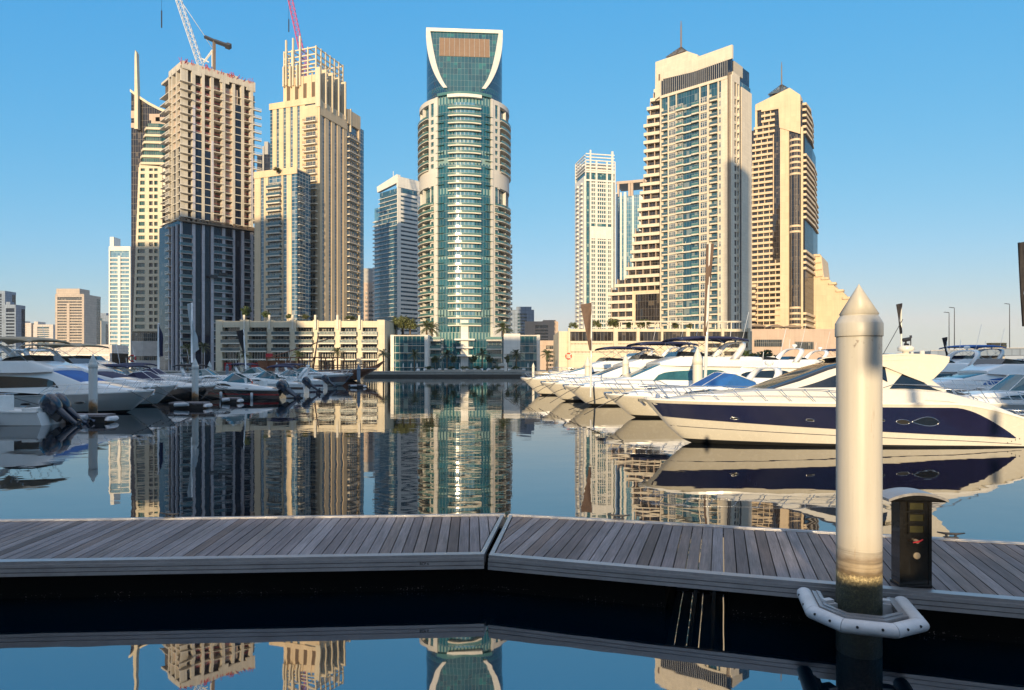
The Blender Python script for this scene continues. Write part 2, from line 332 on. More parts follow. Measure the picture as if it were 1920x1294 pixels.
def pile_mat():
    m, nt, b = newmat("weathered_pile_sleeve")
    tc = N(nt, "TexCoord").outputs["Object"]
    sp = N(nt, "SeparateXYZ"); nt.links.new(tc, sp.inputs[0])
    wob = noise(nt, tc, 5, 5, .65, (1, 1, 1.6)); band = noise(nt, tc, 1, 4, .7, (.4, .4, 14))
    fine = noise(nt, tc, 38, 4, .7)
    z = math2(nt, 'ADD', sp.outputs[2], math2(nt, 'MULTIPLY', math2(nt, 'SUBTRACT', wob, .5), .12))
    c = ramp(nt, math2(nt, 'DIVIDE', z, 3.6), [(.0, (.01,.011,.006)), (.175, (.045,.042,.018)), (.197, (.10,.08,.035)), (.212, (.42,.33,.17)), (.225, (.16,.11,.06)), (.245, (.40,.32,.22)), (.262, (.22,.17,.12)), (.285, (.48,.43,.36)), (.34, (.51,.475,.42)), (1, (.54,.50,.43))])
    m2 = math2(nt, 'LESS_THAN', sp.outputs[2], 1.05)
    bb = ramp(nt, band, [(.38, .45), (.5, 1.0), (.65, 1.15)])
    c = mixc(nt, m2, c, mixc(nt, .75, c, mixc(nt, 1.0, c, bb, 'MULTIPLY')))
    sc_ = math2(nt, 'LESS_THAN', sp.outputs[2], .80)
    c = mixc(nt, math2(nt, 'MULTIPLY', sc_, .8), c, mixc(nt, 1.0, c, ramp(nt, fine, [(.3, .25), (.5, .9), (.72, 2.6)]), 'MULTIPLY'))
    sm_ = noise(nt, tc, 9, 5, .75); c = mixc(nt, math2(nt, 'MULTIPLY', math2(nt, 'MULTIPLY', math2(nt, 'GREATER_THAN', sm_, .60), math2(nt, 'LESS_THAN', math2(nt, 'ABSOLUTE', math2(nt, 'SUBTRACT', sp.outputs[2], 3.0)), .10)), .55), c, (.13,.08,.05))
    rs = noise(nt, tc, 1, 5, .7, (9, 9, .7))
    c = mixc(nt, math2(nt, 'MULTIPLY', math2(nt, 'GREATER_THAN', rs, .66), .3), c, (.30,.17,.07))
    sk = noise(nt, tc, 1, 5, .65, (7, 7, .35)); dt = noise(nt, tc, 90, 2, .5)
    c = mixc(nt, 1.0, c, ramp(nt, sk, [(.35, .86), (.6, 1.02)]), 'MULTIPLY'); c = mixc(nt, math2(nt, 'MULTIPLY', math2(nt, 'GREATER_THAN', dt, .74), .5), c, (.12,.09,.06))
    nt.links.new(c, b.inputs["Base Color"]); b.inputs["Roughness"].default_value = .42
    bumpn(nt, b, math2(nt, 'MULTIPLY', fine, sc_), .7, .02)
    return m
def small_pile_mat(name, clean, lo):
    m, nt, b = newmat(name)
    tc = N(nt, "TexCoord").outputs["Object"]; sp = N(nt, "SeparateXYZ"); nt.links.new(tc, sp.inputs[0])
    wob = noise(nt, tc, 3, 5, .7)
    z = math2(nt, 'ADD', sp.outputs[2], math2(nt, 'MULTIPLY', math2(nt, 'SUBTRACT', wob, .5), 1.1))
    c = ramp(nt, math2(nt, 'DIVIDE', z, 4.0), [(.05, (.02,.015,.01)), (.14, (.06,.035,.015)), (.2, lo), (.27, clean), (1, clean)])
    nt.links.new(c, b.inputs["Base Color"]); b.inputs["Roughness"].default_value = .45
    return m
def water_mat():
    m, nt, b = newmat("harbour_water")
    tc = N(nt, "TexCoord").outputs["Object"]
    b.inputs["Base Color"].default_value = (.0, .003, .008, 1); b.inputs["Roughness"].default_value = .015
    b.inputs["IOR"].default_value = 4.2
    n1 = noise(nt, tc, .33, 3, .5, (1, 1.25, 1)); n2 = noise(nt, tc, 1.7, 2, .5, (1, 1.4, 1)); n3 = noise(nt, tc, .045, 2)
    amp = ramp(nt, n3, [(.35, .55), (.65, 1.0)])
    h = math2(nt, 'ADD', math2(nt, 'MULTIPLY', n1, 1.0), math2(nt, 'MULTIPLY', n2, .05))
    h = math2(nt, 'MULTIPLY', h, amp)
    bumpn(nt, b, h, 1.0, .011)
    return m
def float_mat():
    m, nt, b = newmat("black_float")
    tc = N(nt, "TexCoord").outputs["Object"]; sp = N(nt, "SeparateXYZ"); nt.links.new(tc, sp.inputs[0])
    f = noise(nt, tc, 45, 3, .7); g = noise(nt, tc, 2.5, 3)
    near = math2(nt, 'LESS_THAN', math2(nt, 'ABSOLUTE', math2(nt, 'SUBTRACT', sp.outputs[2], .035)), .028)
    k = math2(nt, 'MULTIPLY', near, math2(nt, 'GREATER_THAN', math2(nt, 'ADD', f, math2(nt, 'MULTIPLY', g, .3)), .80))
    nt.links.new(mixc(nt, k, (.004,.004,.004), (.22,.17,.16)), b.inputs["Base Color"]); b.inputs["Roughness"].default_value = .7
    b.inputs["Specular IOR Level"].default_value = .1
    return m
M.update(planks=planks_mat(), pile=pile_mat(), pilew=small_pile_mat("white_pile", (.60,.60,.58), (.36,.17,.06)), pileb=small_pile_mat("blue_grey_pile", (.17,.22,.28), (.10,.12,.14)),
         pilec=small_pile_mat("cream_pile", (.66,.62,.54), (.50,.44,.35)), water=water_mat(), float=float_mat(),
         lens=plain("olive_lens", (.045,.042,.018), .2, 0, .2, 9, 0, .5), fender=plain("white_fender", (.58,.58,.60), .45, 0, .12, 3, .15), pedblack=plain("glossy_black_post", (.012,.011,.010), .18, 0, .4, 3, .15, .6))
# ------------------------------------------------------------------ setting
QY, QZ = 214.0, 1.7
mb = MB(); mb.face([(-4000,-60,0),(4000,-60,0),(4000,9000,0),(-4000,9000,0)]); tag(mb.build("water", M["water"]), kind="structure")
mb = MB(); mb.prism([(-1500,QY+.6),(150,QY+.6),(175,330),(420,900),(500,5000),(-3000,5000)], -1.5, QZ); tag(mb.build("ground", M["paving"]), kind="structure")
mb = MB()                                                          # quay wall: wet foot, stone face, coping
mb.box(-400, 152, QY, QY+.6, -1.5, .75, 0); mb.box(-400, 152, QY+.04, QY+.6, .75, 1.42, 1); mb.box(-400, 152, QY-.12, QY+.9, 1.42, 1.74, 2)
tag(mb.build("quay", [M["wet"], M["stonequay"], M["paving"]]), kind="structure")
mb = MB(); mb.box(-200, 200, -260, -.9, -1.5, 1.15); tag(mb.build("promenade", M["paving"]), kind="structure")
# ------------------------------------------------------------------ the floating dock
def clip(poly, q):
    """clip a polygon to the convex counter-clockwise polygon q"""
    for k in range(len(q)):
        a, b = q[k], q[(k+1) % len(q)]; out = []
        def side(p): return (b[0]-a[0])*(p[1]-a[1])-(b[1]-a[1])*(p[0]-a[0])
        for i in range(len(poly)):
            p, r = poly[i], poly[(i+1) % len(poly)]; sp_, sr = side(p), side(r)
            if sp_ >= 0: out.append(p)
            if (sp_ >= 0) != (sr >= 0):
                t = sp_/(sp_-sr); out.append((p[0]+(r[0]-p[0])*t, p[1]+(r[1]-p[1])*t))
        poly = out
        if not poly: break
    return poly
def dock(label, n0, n1, f0, f1, pitch, ends, gap=None):
    """n0-n1 near edge, f0-f1 far edge (world x,y), deck at z .5"""
    ang = math.atan2(n1[1]-n0[1], n1[0]-n0[0]); c, s = math.cos(-ang), math.sin(-ang)
    L = lambda p: ((p[0]-n0[0])*c-(p[1]-n0[1])*s, (p[0]-n0[0])*s+(p[1]-n0[1])*c)
    A, B, C, D = L(n0), L(n1), L(f1), L(f0)
    t = thing("floating_dock", label, "dock", (n0[0], n0[1], 0), ang)
    def lerp(p, q, k): return (p[0]+(q[0]-p[0])*k, p[1]+(q[1]-p[1])*k)
    W = (D[1]+C[1])/2; e = .14/W
    q = [lerp(A, D, e), lerp(B, C, e), lerp(B, C, 1-e), lerp(A, D, 1-e)]
    if ends[0]: q[0] = lerp(q[0], q[1], .07/B[0]); q[3] = lerp(q[3], q[2], .07/B[0])
    if ends[1]: q[1] = lerp(q[1], q[0], .07/B[0]); q[2] = lerp(q[2], q[3], .07/B[0])
    mb = MB(); x = min(A[0], D[0]); xm = max(B[0], C[0]); r = random.Random(3)
    while x < xm:
        pl = clip([(x, -.5), (x+pitch-.013, -.5), (x+pitch-.013, 6), (x, 6)], q)
        if len(pl) > 2: mb.prism(pl, .462, .497+r.uniform(-.0015, .0015))
        x += pitch
    mb.build("decking", M["planks"], t)
    def edge(p0, p1, sgn, name):
        a = math.atan2(p1[1]-p0[1], p1[0]-p0[0]); ln = math.hypot(p1[0]-p0[0], p1[1]-p0[1])
        e = MB(); s_ = sgn
        def bx(y0, y1, z0, z1, m=0): e.box(0, ln, min(s_*y0, s_*y1), max(s_*y0, s_*y1), z0, z1, m)
        bx(0, .075, .455, .508); bx(.077, .132, .455, .503); bx(-.022, .03, .435, .470); bx(-.010, .03, .428, .435, 1); bx(-.026, .03, .385, .428); bx(-.012, .03, .378, .385, 1); bx(-.030, .03, .338, .378)
        o = e.build(name, [M["alu"], M["rubber"]], t); o.location = (p0[0], p0[1], 0); o.rotation_euler.z = a
    edge(A, B, 1, "edge_beam"); edge(D, C, -1, "edge_beam")
    for k in (0, 1):
        if ends[k]:
            p0, p1 = ((A, D), (B, C))[k]; e = MB()
            d = Vector((p1[0]-p0[0], p1[1]-p0[1])).normalized(); nx = Vector((d.y, -d.x))*(.055 if k == 0 else -.055)
            e.prism([(p0[0]+d.x*.01, p0[1]+d.y*.01), (p1[0]-d.x*.01, p1[1]-d.y*.01), (p1[0]-d.x*.01+nx.x, p1[1]-d.y*.01+nx.y), (p0[0]+d.x*.01+nx.x, p0[1]+d.y*.01+nx.y)], .36, .505)
            e.build("end_trim", M["alu"], t)
    fl = MB(); x0, x1 = min(A[0], D[0])+.1, max(B[0], C[0])-.1
    segs = [(x0, x1)] if not gap else [(x0, gap[0]), (gap[1], x1)]
    for a, b in segs: fl.box(a, b, .22, W-.12, -.6, .455)
    fl.build("float", M["float"], t)
    fr = MB()
    if gap:
        for xx in (gap[0]+.25, gap[1]-.2): fr.box(xx, xx+.05, .2, W-.1, .40, .455)
        fr.build("cross_beam", M["darksteel"], t)
    return t
dl = dock("left length of grey wooden floating dock up to the mitred joint", (-14.0, 7.60), (-.345, 8.40), (-15.2, 9.98), (-.115, 10.77), .140, (0, 1))
dr = dock("right length of wooden floating dock carrying the power pedestal", (-.285, 8.36), (10.6, 5.03), (-.035, 10.76), (11.3, 7.83), .140, (1, 0), (2.1, 2.80))
def text_mesh(name, body, size, mat, parent, Mx, ext=.002):
    cu = bpy.data.curves.new(name, 'FONT'); cu.body = body; cu.size = size; cu.extrude = ext; cu.align_x = 'CENTER'
    o = bpy.data.objects.new(name, cu); col.objects.link(o)
    me = bpy.data.meshes.new_from_object(o.evaluated_get(bpy.context.evaluated_depsgraph_get()))
    bpy.data.objects.remove(o); bpy.data.curves.remove(cu)
    me.materials.clear(); me.materials.append(mat)
    o = bpy.data.objects.new(name, me); col.objects.link(o); o.parent = parent; o.matrix_local = Mx
    return o
text_mesh("marking", "BCP 6", .045, M["rubber"], dl, Matrix.Translation((12.95, -.029, .395)) @ Matrix.Rotation(R(90), 4, 'X'))
def cleat(label, px, py):
    Y = WY(py, .5); t = thing("mooring_cleat", label, "cleat", (PX(px, Y), Y, .508), R(-12), "cleats along the far edge of the dock")
    b = MB(); b.tube([(-.05,0,0),(-.06,0,.045)], .016, 8); b.tube([(.05,0,0),(.06,0,.045)], .016, 8); b.box(-.085,.085,-.03,.03,0,.01); b.build("foot", M["darksteel"], t)
    b = MB(); b.tube([(-.17,0,.066),(-.08,0,.052),(0,0,.05),(.08,0,.052),(.17,0,.066)], [.008,.015,.017,.015,.008], 8); b.build("horn", M["darksteel"], t)
cleat("dark cleat on the dock's far edge, left length, under the tower reflections", 318, 971)
cleat("dark cleat on the dock's far edge, right of the mitred joint", 1160, 974)
cleat("dark cleat on the dock's far edge, just right of the power pedestal", 1783, 1009)
# ------------------------------------------------------------------ big pile, its guide, the pedestal
PXC, PYC = 3.43, 6.75
t = thing("mooring_pile", "large cream mooring pile with pointed cap standing in the octagonal guide", "mooring pile", (PXC, PYC, 0))
b = MB(); b.lathe([(.207,-3),(.207,0),(.207,.5),(.207,1),(.206,2),(.205,3.105)], 40); b.build("shaft", M["pile"], t)
b = MB(); b.lathe([(.205,3.108),(.2155,3.110),(.2165,3.115),(.2165,3.235),(.213,3.245),(.180,3.305),(.172,3.312),(.172,3.325),(.180,3.330),(.002,3.63)], 40); b.build("cap", M["pile"], t)
g = thing("pile_guide", "white octagonal fender guide bolted to the dock around the big pile", "pile guide", (PXC, PYC, 0))
ring = [(-.36,.40),(-.545,-.12),(-.40,-.50),(.08,-.63),(.37,-.40),(.62,.16)]
ring = [(-.335,.48),(-.49,-.09),(-.36,-.43),(.035,-.56),(.355,-.41),(.53,.20)]
for k in range(5):
    a, c = Vector(ring[k]+(.415,)), Vector(ring[k+1]+(.415,)); d = (c-a).normalized()
    b = MB(); sd_ = Vector((d.y, -d.x, 0)); ends = []
    for w_, kk in ((a, k), (c, k+1)):                            # ends mitred on the bisector
        dd = d
        if 0 < kk < 5: dd = (Vector(ring[kk]+(0,))-Vector(ring[kk-1]+(0,))).normalized()+(Vector(ring[kk+1]+(0,))-Vector(ring[kk]+(0,))).normalized()
        ends.append((w_+d*(.003 if kk == k else -.003), dd.normalized()))
    rows = []
    for f in (0, 1):
        p_, nn = ends[f]; row = []
        for j in range(20): 
            o_ = sd_*.076*math.cos(2*math.pi*j/20)+Vector((0,0,.064*math.sin(2*math.pi*j/20))); row.append(p_+o_-d*(o_.dot(nn)/d.dot(nn)))
        rows.append(row)
    b.grid(rows, 0, True, True); b.face(rows[0]); b.face(rows[1])
    o = b.build("fender_tube", M["fender"], g)
    nrm = Vector((d.y, -d.x, 0)); nrm = nrm if nrm.dot(Vector((0,-1,0))) > -.3 else -nrm
    for f in (.25, .75):
        b = MB(); p = a+(c-a)*f+nrm*.066+Vector((0,0,.022)); b.tube([p, p+nrm*.012], .012, 10); b.build("bolt", M["rubber"], o)
def offs(p, k): return (p[0]*k, p[1]*k+.02)
for kk, (k0, k1, z) in enumerate(((.84, .76, .468), (.755, .68, .480))):
    b = MB()
    for k in range(5):
        A0, A1 = ring[k], ring[k+1]
        b.prism([offs(A0, k0), offs(A1, k0), offs(A1, k1), offs(A0, k1)], z-.05, z)
    b.build("guide_frame", M["alu"], g)
for (x, y, rz) in ((-.27,.05,.25),(.29,.03,-.25)):
    b = MB(); b.box(-.05,.05,-.06,.06,.36,.47); b.box(-.065,.03,-.035,.035,.40,.50); b.build("roller_block", M["fender"], g, (x, y, 0), rz)
pe = thing("power_pedestal", "black dockside power pedestal with curved pale hood and three olive lamps", "pedestal", (4.225, 7.15, .5), R(-4))
b = MB(); b.box(-.155,.155,0,.19,.02,.93); b.box(-.165,.165,-.01,.20,0,.03); b.box(-.162,-.13,-.008,.0,.03,.92); b.box(.13,.162,-.008,.0,.03,.92); b.build("body", M["pedblack"], pe)
arc = [(-.30+.60*i/12, .935+.07*(1-((i-6)/6.)**2)) for i in range(13)]
b = MB(); b.extr(arc+[(x, z-.028) for x, z in reversed(arc)], -.07, .26, 0); b.build("hood", M["alu"], pe)
b = MB(); b.extr([(x*.97, z-.030) for x, z in arc]+[(.27,.925),(-.27,.925)], -.055, .24); b.build("hood_panel", M["pedblack"], pe)
for z in (.855,.735,.615):
    b = MB()
    for (x0,x1,z0,z1) in ((-.085,.085,.035,.05),(-.085,.085,-.05,-.035),(-.085,-.07,-.035,.035),(.07,.085,-.035,.035)): b.box(x0,x1,-.03,-.001,z+z0,z+z1)
    o = b.build("lamp", M["pedblack"], pe); b = MB(); b.box(-.069,.069,-.02,-.001,z-.034,z+.034); b.build("lens", M["lens"], o)
b = MB(); b.tube([(0,0,.49),(0,-.045,.49)], .02, 12); b.build("tap", M["frame"], pe)
b = MB(); b.tube([(-.05,-.05,.482),(.0,-.055,.492),(.05,-.05,.515)], [.006,.010,.006], 8); b.build("tap_handle", M["flagred"], pe)
b = MB(); b.lathe([(.001,0),(.034,0),(.036,.012),(.028,.016),(.001,.016)], 20); o = b.build("socket", M["tancanvas"], pe, (.01,-.001,.335)); o.rotation_euler.x = R(90)
# ------------------------------------------------------------------ buildings
class Tower:
    """local frame: x along the main wall from its left corner, y into the building, z from the base"""
    def __init__(s, name, label, a, b, cat="skyscraper", group=None, base=QZ):
        s.A = Vector((PX(*a), a[1])); B = Vector((PX(*b), b[1])); s.W = (B-s.A).length
        s.d = (B-s.A)/s.W; s.n = Vector((-s.d.y, s.d.x)); s.base = base
        s.o = thing(name, label, cat, (s.A.x, s.A.y, base), math.atan2(s.d.y, s.d.x), group); s.D = 20
    def _hit(s, px, P, d):
        k = (px-CX)/F; return (k*P.y-P.x)/(d.x-k*d.y)
    def wx(s, px, off=0): return s._hit(px, s.A-s.n*off, s.d)
    def sy(s, px, x=None): return s._hit(px, s.A+s.d*(s.W if x is None else x), s.n)
    def zz(s, py, x=0, y=0): return PZ(py, (s.A+s.d*x+s.n*y).y)-s.base
    def bx(s, mb, side, u0, u1, o0, o1, z0, z1, m=0):
        if side == 'f': mb.box(u0, u1, -o1, -o0, z0, z1, m)
        elif side == 'r': mb.box(s.W+o0, s.W+o1, u0, u1, z0, z1, m)
        else: mb.box(-o1, -o0, u0, u1, z0, z1, m)
    def mat(s, side, u0, u1, z, o=0):
        if side == 'f': return Matrix.Translation((u0, -o, z))
        if side == 'r': return Matrix.Translation((s.W+o, u0, z)) @ Matrix.Rotation(R(90), 4, 'Z')
        return Matrix.Translation((-o, u1, z)) @ Matrix.Rotation(R(-90), 4, 'Z')
    def part(s, name, mb, mats): return mb.build(name, mats, s.o)
def balc(w, out, par='rail', slab=.24, ph=1.05):
    """slab with a parapet: rail (bars), solid or glass; material 0 slab, 1 parapet"""
    b = MB(); b.box(0, w, -out, 0, -slab, 0, 0)
    if par == 'solid':
        b.box(0, w, -out-.02, -out+.13, -slab-.1, ph, 0); b.box(.0, .12, -out+.13, 0, 0, ph, 0); b.box(w-.12, w, -out+.13, 0, 0, ph, 0)
    elif par == 'glass':
        b.box(.02, w-.02, -out+.03, -out+.07, .04, ph, 1); b.box(.02, .06, -out+.07, 0, .04, ph, 1); b.box(w-.06, w-.02, -out+.07, 0, .04, ph, 1)
        b.box(0, w, -out, -out+.09, ph, ph+.06, 0)
    else:
        b.box(0, w, -out+.02, -out+.08, ph-.07, ph, 1); b.box(0, w, -out+.02, -out+.07, .1, .16, 1)
        n = max(3, int(w/.45))
        for i in range(n+1): x = .02+(w-.1)*i/n; b.box(x, x+.09, -out+.03, -out+.065, 0, ph-.07, 1)
        for x in (0, w-.06): b.box(x, x+.06, -out+.08, 0, ph-.07, ph, 1)
    return b
def wind(w, h, nx=2, ft=.09, dep=.12):
    """framed window: material 0 frame, 1 pane"""
    b = MB(); b.box(0, w, -dep*.4, 0, 0, h, 1)
    b.box(0, w, -dep, -dep*.4, 0, ft, 0); b.box(0, w, -dep, -dep*.4, h-ft, h, 0)
    for i in range(nx+1): x = (w-ft)*i/nx; b.box(x, x+ft, -dep, -dep*.4, ft, h-ft, 0)
    return b
def flr(z0, z1, fh): 
    n = int((z1-z0)/fh+1e-6); return [z0+fh*i for i in range(n)]
def prow(T, side, pxs, off=0):
    return [T.wx(p, off) if side == 'f' else T.sy(p) for p in pxs]
random.seed(5)
# ---- tower under construction with cranes on the roof
T = Tower("unfinished_tower", "tower under construction, raw concrete frame above and finished dark glass below", (341, 283), (478, 305))
T.D = T.sy(318, 0); W, D = T.W, T.D
zt = T.zz(118); zm = T.zz(398); fh = 3.30
piers = [prow(T, 'f', q, .5) for q in ((360.5,366.5),(379,384),(396,401),(417,422.5),(436.5,441),(453,458),(470,475))]
b = MB(); b.prism([(0.3,0.3),(W,0.3),(W,D+14),(.3,D+14)], 0, zm-2.6); T.part("glazing", b, M["navyglass"])
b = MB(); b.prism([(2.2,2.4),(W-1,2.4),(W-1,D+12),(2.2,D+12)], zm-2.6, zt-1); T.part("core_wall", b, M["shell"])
b = MB()
for k, (u0, u1) in enumerate(piers):
    T.bx(b, 'f', u0, u1, -.35, .5, 0, zm-4.2)
for u in (0, D*.36, D*.72, D-.5): T.bx(b, 'l', u, u+.75, -.3, .45, 0, zm-4.2)
T.part("cladding_pier", b, M["panel"])
b = MB()
for k, (u0, u1) in enumerate(piers):
    T.bx(b, 'f', u0, u1, -2.6, .45, zm-2.4, zt-(.5 if k % 2 else 2.5))
    if k in (0, 2, 6): T.bx(b, 'f', u0+.1, u1-.1, .45, .6, zm+2, zt-fh*(5+2*k % 7), 1)
for u in (0, D*.36, D*.72, D-.5): T.bx(b, 'l', u, u+.75, -2.4, .4, zm-2.4, zt-1)
for k, (u0, u1) in enumerate([(piers[6][1], W+.4), (piers[6][1]-.01, W)]): pass
for i in range(8): b.box(W*i/8, W*(i+1)/8-.02, -.5, .3, zt-2.2-1.2*(i % 3 == 1), zt+.9*random.random()+.4)
b.box(-.4, .3, 0, D, zt-2.2, zt+.6); b.box(.5, W-.4, .4, D+12, zt-1.4, zt-.4)
T.part("concrete_frame", b, [M["concrete"], M["panel"]])
sl = MB(); sl.box(-.2, W+.1, -.25, D+12, -.28, 0)
rep(T.o, "floor_slab", sl, M["slab"], [(0,0,z) for z in flr(zm-1.8, zt-2, fh)])
bays = [(piers[i][1], piers[i+1][0]) for i in range(6)]
blk = MB(); pgs = {k: MB() for k in (0, 1, 4, 'l')}; ps = MB()
for i, z in enumerate(flr(zm-1.8, zt-3, fh)):
    for k, (u0, u1) in enumerate(bays):
        q = random.random()
        if k in (0, 1) and i < 11-2*k or k == 4 and i < 16: T.bx(pgs[k], 'f', u0, u1, -.2, .0, z, z+fh-.28)
        elif k == 4 : T.bx(blk, 'f', u0, (u0+u1)/2, -.5, -.2, z, z+fh-.28)
        elif k in (0, 1):
            T.bx(blk, 'f', u0, u1, -1.1, -.9, z, z+1.1); T.bx(ps, 'f', u0, u1, -.2, -.1, z+.9, z+1.0); T.bx(ps, 'f', u0, u1, -.2, -.1, z+.45, z+.52)
        elif k == 3: T.bx(blk, 'f', u0, u1, -1.6, -1.3, z, z+fh-.3-.9*(q < .4)); T.bx(ps, 'f', u0, u1, -.05, .02, z+.95, z+1.02)
        else:
            T.bx(blk, 'f', u0+.1, u0+(u1-u0)*(.3+.4*q), -2, -1.8, z, z+fh-.3)
            T.bx(ps, 'f', u0, u1, .55, .62, z+.95, z+1.02)
    for k in range(3):
        y0 = (D*.36*k)+.75; T.bx(blk if i > 8 else pgs['l'], 'l', y0, y0+D*.36-.8, -.8, -.5, z, z+(fh-.3)*(1 if i < 9 else .4+.6*random.random()))
T.part("block_infill", blk, M["pink"]); [T.part("infill_glazing", q, M["navyglass"]) for q in pgs.values()]; T.part("guard_rail", ps, M["flagred"])
u = piers[0][0]
bb = balc(u+.9, 1.25, 'glass'); rep(T.o, "balcony", bb, [M["slabgrey"], M["balcglass"]], [(-.9, 0, z) for z in flr(2.5, zm-5, fh)])
bb = MB(); bb.box(0, u+1.1, -1.5, .2, -.26, 0); rep(T.o, "balcony_slab", bb, M["slab"], [(-1.1, 0, z) for z in flr(zm-1.8, zt-2.2, fh)])
u0, u1 = bays[2][0], bays[3][1]
bb = balc(u1-u0, .9, 'glass', .3); rep(T.o, "balcony", bb, [M["panel"], M["balcglass"]], [(u0, 0, z) for z in flr(4, zm-5, fh)])
u0, u1 = bays[5]
bb = balc(u1-u0, .8, 'glass', .3); rep(T.o, "balcony", bb, [M["panel"], M["balcglass"]], [(u0, 0, z) for z in flr(4, zm-5, fh)])
bb = MB(); bb.box(0, u1-u0, -1.0, 0, -.26, 0); rep(T.o, "balcony_slab", bb, M["slab"], [(u0, 0, z) for z in flr(zm-1.8, zt-2.2, fh)])
u0, u1 = bays[2]; bb = MB(); bb.box(0, u1-u0, -1.0, 0, -.26, 0); rep(T.o, "balcony_slab", bb, M["slab"], [(u0, 0, z) for z in flr(zm-1.8, zt-2.2, fh)])
u0, u1 = piers[6][1], T.wx(489, 0)
bb = balc(u1-u0, 1.1, 'rail'); rep(T.o, "balcony", bb, [M["slab"], M["white"]], [(u0, .3, z) for z in flr(4, zt-6, fh)])
b = MB(); b.box(u0, W-.1, .2, D+12, zm, zt-5); T.part("end_glazing", b, M["darkglass"])
bb = balc(4, 1.6, 'rail'); rep(T.o, "side_balcony", bb, [M["slab"], M["white"]], [T.mat('l', D-3.6, D+.4, z, .2) for z in flr(5, zt-9, fh)])
b = MB()                                                    # protection deck between the finished and raw floors
b.box(-1.8, W+.6, -1.9, .3, zm-3.9, zm-3.5)
for i in range(60): x = random.uniform(-1.5, W); b.box(x, x+random.uniform(.3, 1.6), -1.6, -.5, zm-3.5, zm-3.5+random.uniform(.3, 1.7))
T.part("protection_deck", b, M["frame"])
b = MB()
for (px, py) in ((391, 521), (410, 517)): x = T.wx(px, 1); z = T.zz(py, x); b.box(x, x+3.6, -1.7, -.7, z, z+.35); b.box(x, x+3.6, -1.7, -1.6, z+.35, z+1.3); b.tube([(x+.3,-1.2,z+1.3),(x+.3,-1.2,z+25)], .05, 4); b.tube([(x+3.2,-1.2,z+1.3),(x+3.2,-1.2,z+25)], .05, 4)
T.part("work_cradle", b, M["darksteel"])
b = MB()
for i in range(46):
    x = random.uniform(-.5, W); b.tube([(x, -.3, zt-.6), (x+random.uniform(-1.5,1.5), -.5-random.random()*.8, zt+random.uniform(.8,2.4))], .10, 4)
T.part("roof_formwork", b, M["flagred"])
Y0 = 292.0
def lattice(mb, a, c, w, n, r=.10):
    """square truss boom from a to c"""
    a, c = Vector(a), Vector(c); d = (c-a).normalized(); u = d.cross(Vector((0,1,0))).normalized(); v = d.cross(u)
    cs = [(u*sx+v*sy)*w/2 for sx, sy in ((1,1),(-1,1),(-1,-1),(1,-1))]
    for q in cs: mb.tube([a+q, c+q], r, 5)
    for i in range(n):
        p0 = a+(c-a)*i/n; p1 = a+(c-a)*(i+1)/n
        for k in range(4): mb.tube([p0+cs[k], p1+cs[(k+1) % 4]], r*.6, 4); mb.tube([p0+cs[k], p0+cs[(k+1) % 4]], r*.6, 4)
def P3(px, py, Y): return (PX(px, Y), Y, PZ(py, Y))
cr = thing("tower_crane", "white luffing crane on the unfinished tower's roof, jib leaning left", "crane", P3(399, 122, Y0))
cb = Vector(P3(399, 122, Y0)); q3 = lambda px, py: Vector(P3(px, py, Y0))-cb
b = MB(); lattice(b, q3(376, 122), q3(318, -50), 2.0, 16, .14); b.build("jib", M["cranew"], cr)
b = MB(); b.bar(q3(401.5, 130), q3(401.5, 76), 1.0); b.build("mast", M["frame"], cr)
b = MB(); b.bar(q3(384, 69), q3(402, 77), 1.1); b.bar(q3(402, 77), q3(427, 86), 1.3); b.bar(q3(424, 85), q3(432, 88), 2.0); b.build("machinery_boom", M["darksteel"], cr)
b = MB(); b.bar(q3(382, 117), q3(399, 94), .7); b.bar(q3(379, 110), q3(392, 117), .35); b.bar(q3(397.5, 94), q3(397.5, 125), .35); b.build("stay_frame", M["cranew"], cr)
b = MB(); b.tube([q3(324, -50), q3(338, 0), q3(384, 68)], .12, 4); b.tube([q3(384, 70), q3(398, 90)], .1, 4); b.build("stay_cable", M["cranew"], cr)
b = MB(); b.tube([q3(303, -80), q3(303, 48)], .06, 4); b.bar(q3(303, 20), q3(303, 52), .4); b.build("hoist_rope", M["darksteel"], cr)
# ---- beige stepped tower with the open grid crown
T = Tower("stepped_tower", "beige tower with open grid crown and rows of small balconies behind the low terrace block", (505, 309), (598, 300))
T.D = T.sy(674); W, D = T.W, T.D
zl, zc, zr = T.zz(193), T.zz(178, W), T.zz(218, W, D); zt = zc
fh = 14.05*300/1280
b = MB(); b.box(.3, W-.3, .3, D, 0, zt-2); b.box(W-.31, W+.5, D-.1, D+3, 0, zr-6); T.part("glazing", b, M["stripglass"])
b = MB()
for q in ((511,518.5),(523,531),(536,544),(549,557),(562,571.5),(594,598)):
    u0, u1 = prow(T, 'f', q, .0)
    if q[1] > 597: u1 = W+.45
    T.bx(b, 'f', u0, u1, -.32, .02, 0, zt-1.0)
for q in ((598,604),(609,616),(621,627),(632,638),(643,650)):
    u0, u1 = prow(T, 'r', q)
    if q[0] == 598: u0 = 0.33
    T.bx(b, 'r', u0, u1, -.32, .18, 0, zt-1.0-u1*.12)
u0 = T.sy(671); T.bx(b, 'r', u0, D, -.3, .5, 0, zr-1)
b.box(.1, W-.2, -.3, .28, zt-3.4, zt-.6)                        # parapets
b.box(W-.3, W+.4, .6, T.sy(650), zt-8.4, zt-2.4); b.box(W-.3, W+.62, T.sy(650)+.02, D-.02, zr-7, zr-.4)
b.box(.5, W-.4, .4, D-.3, zt-2.2, zt-1.6)
T.part("wall_pier", b, M["tan2"])
u0, u1 = prow(T, 'f', (571.5, 594), .3)
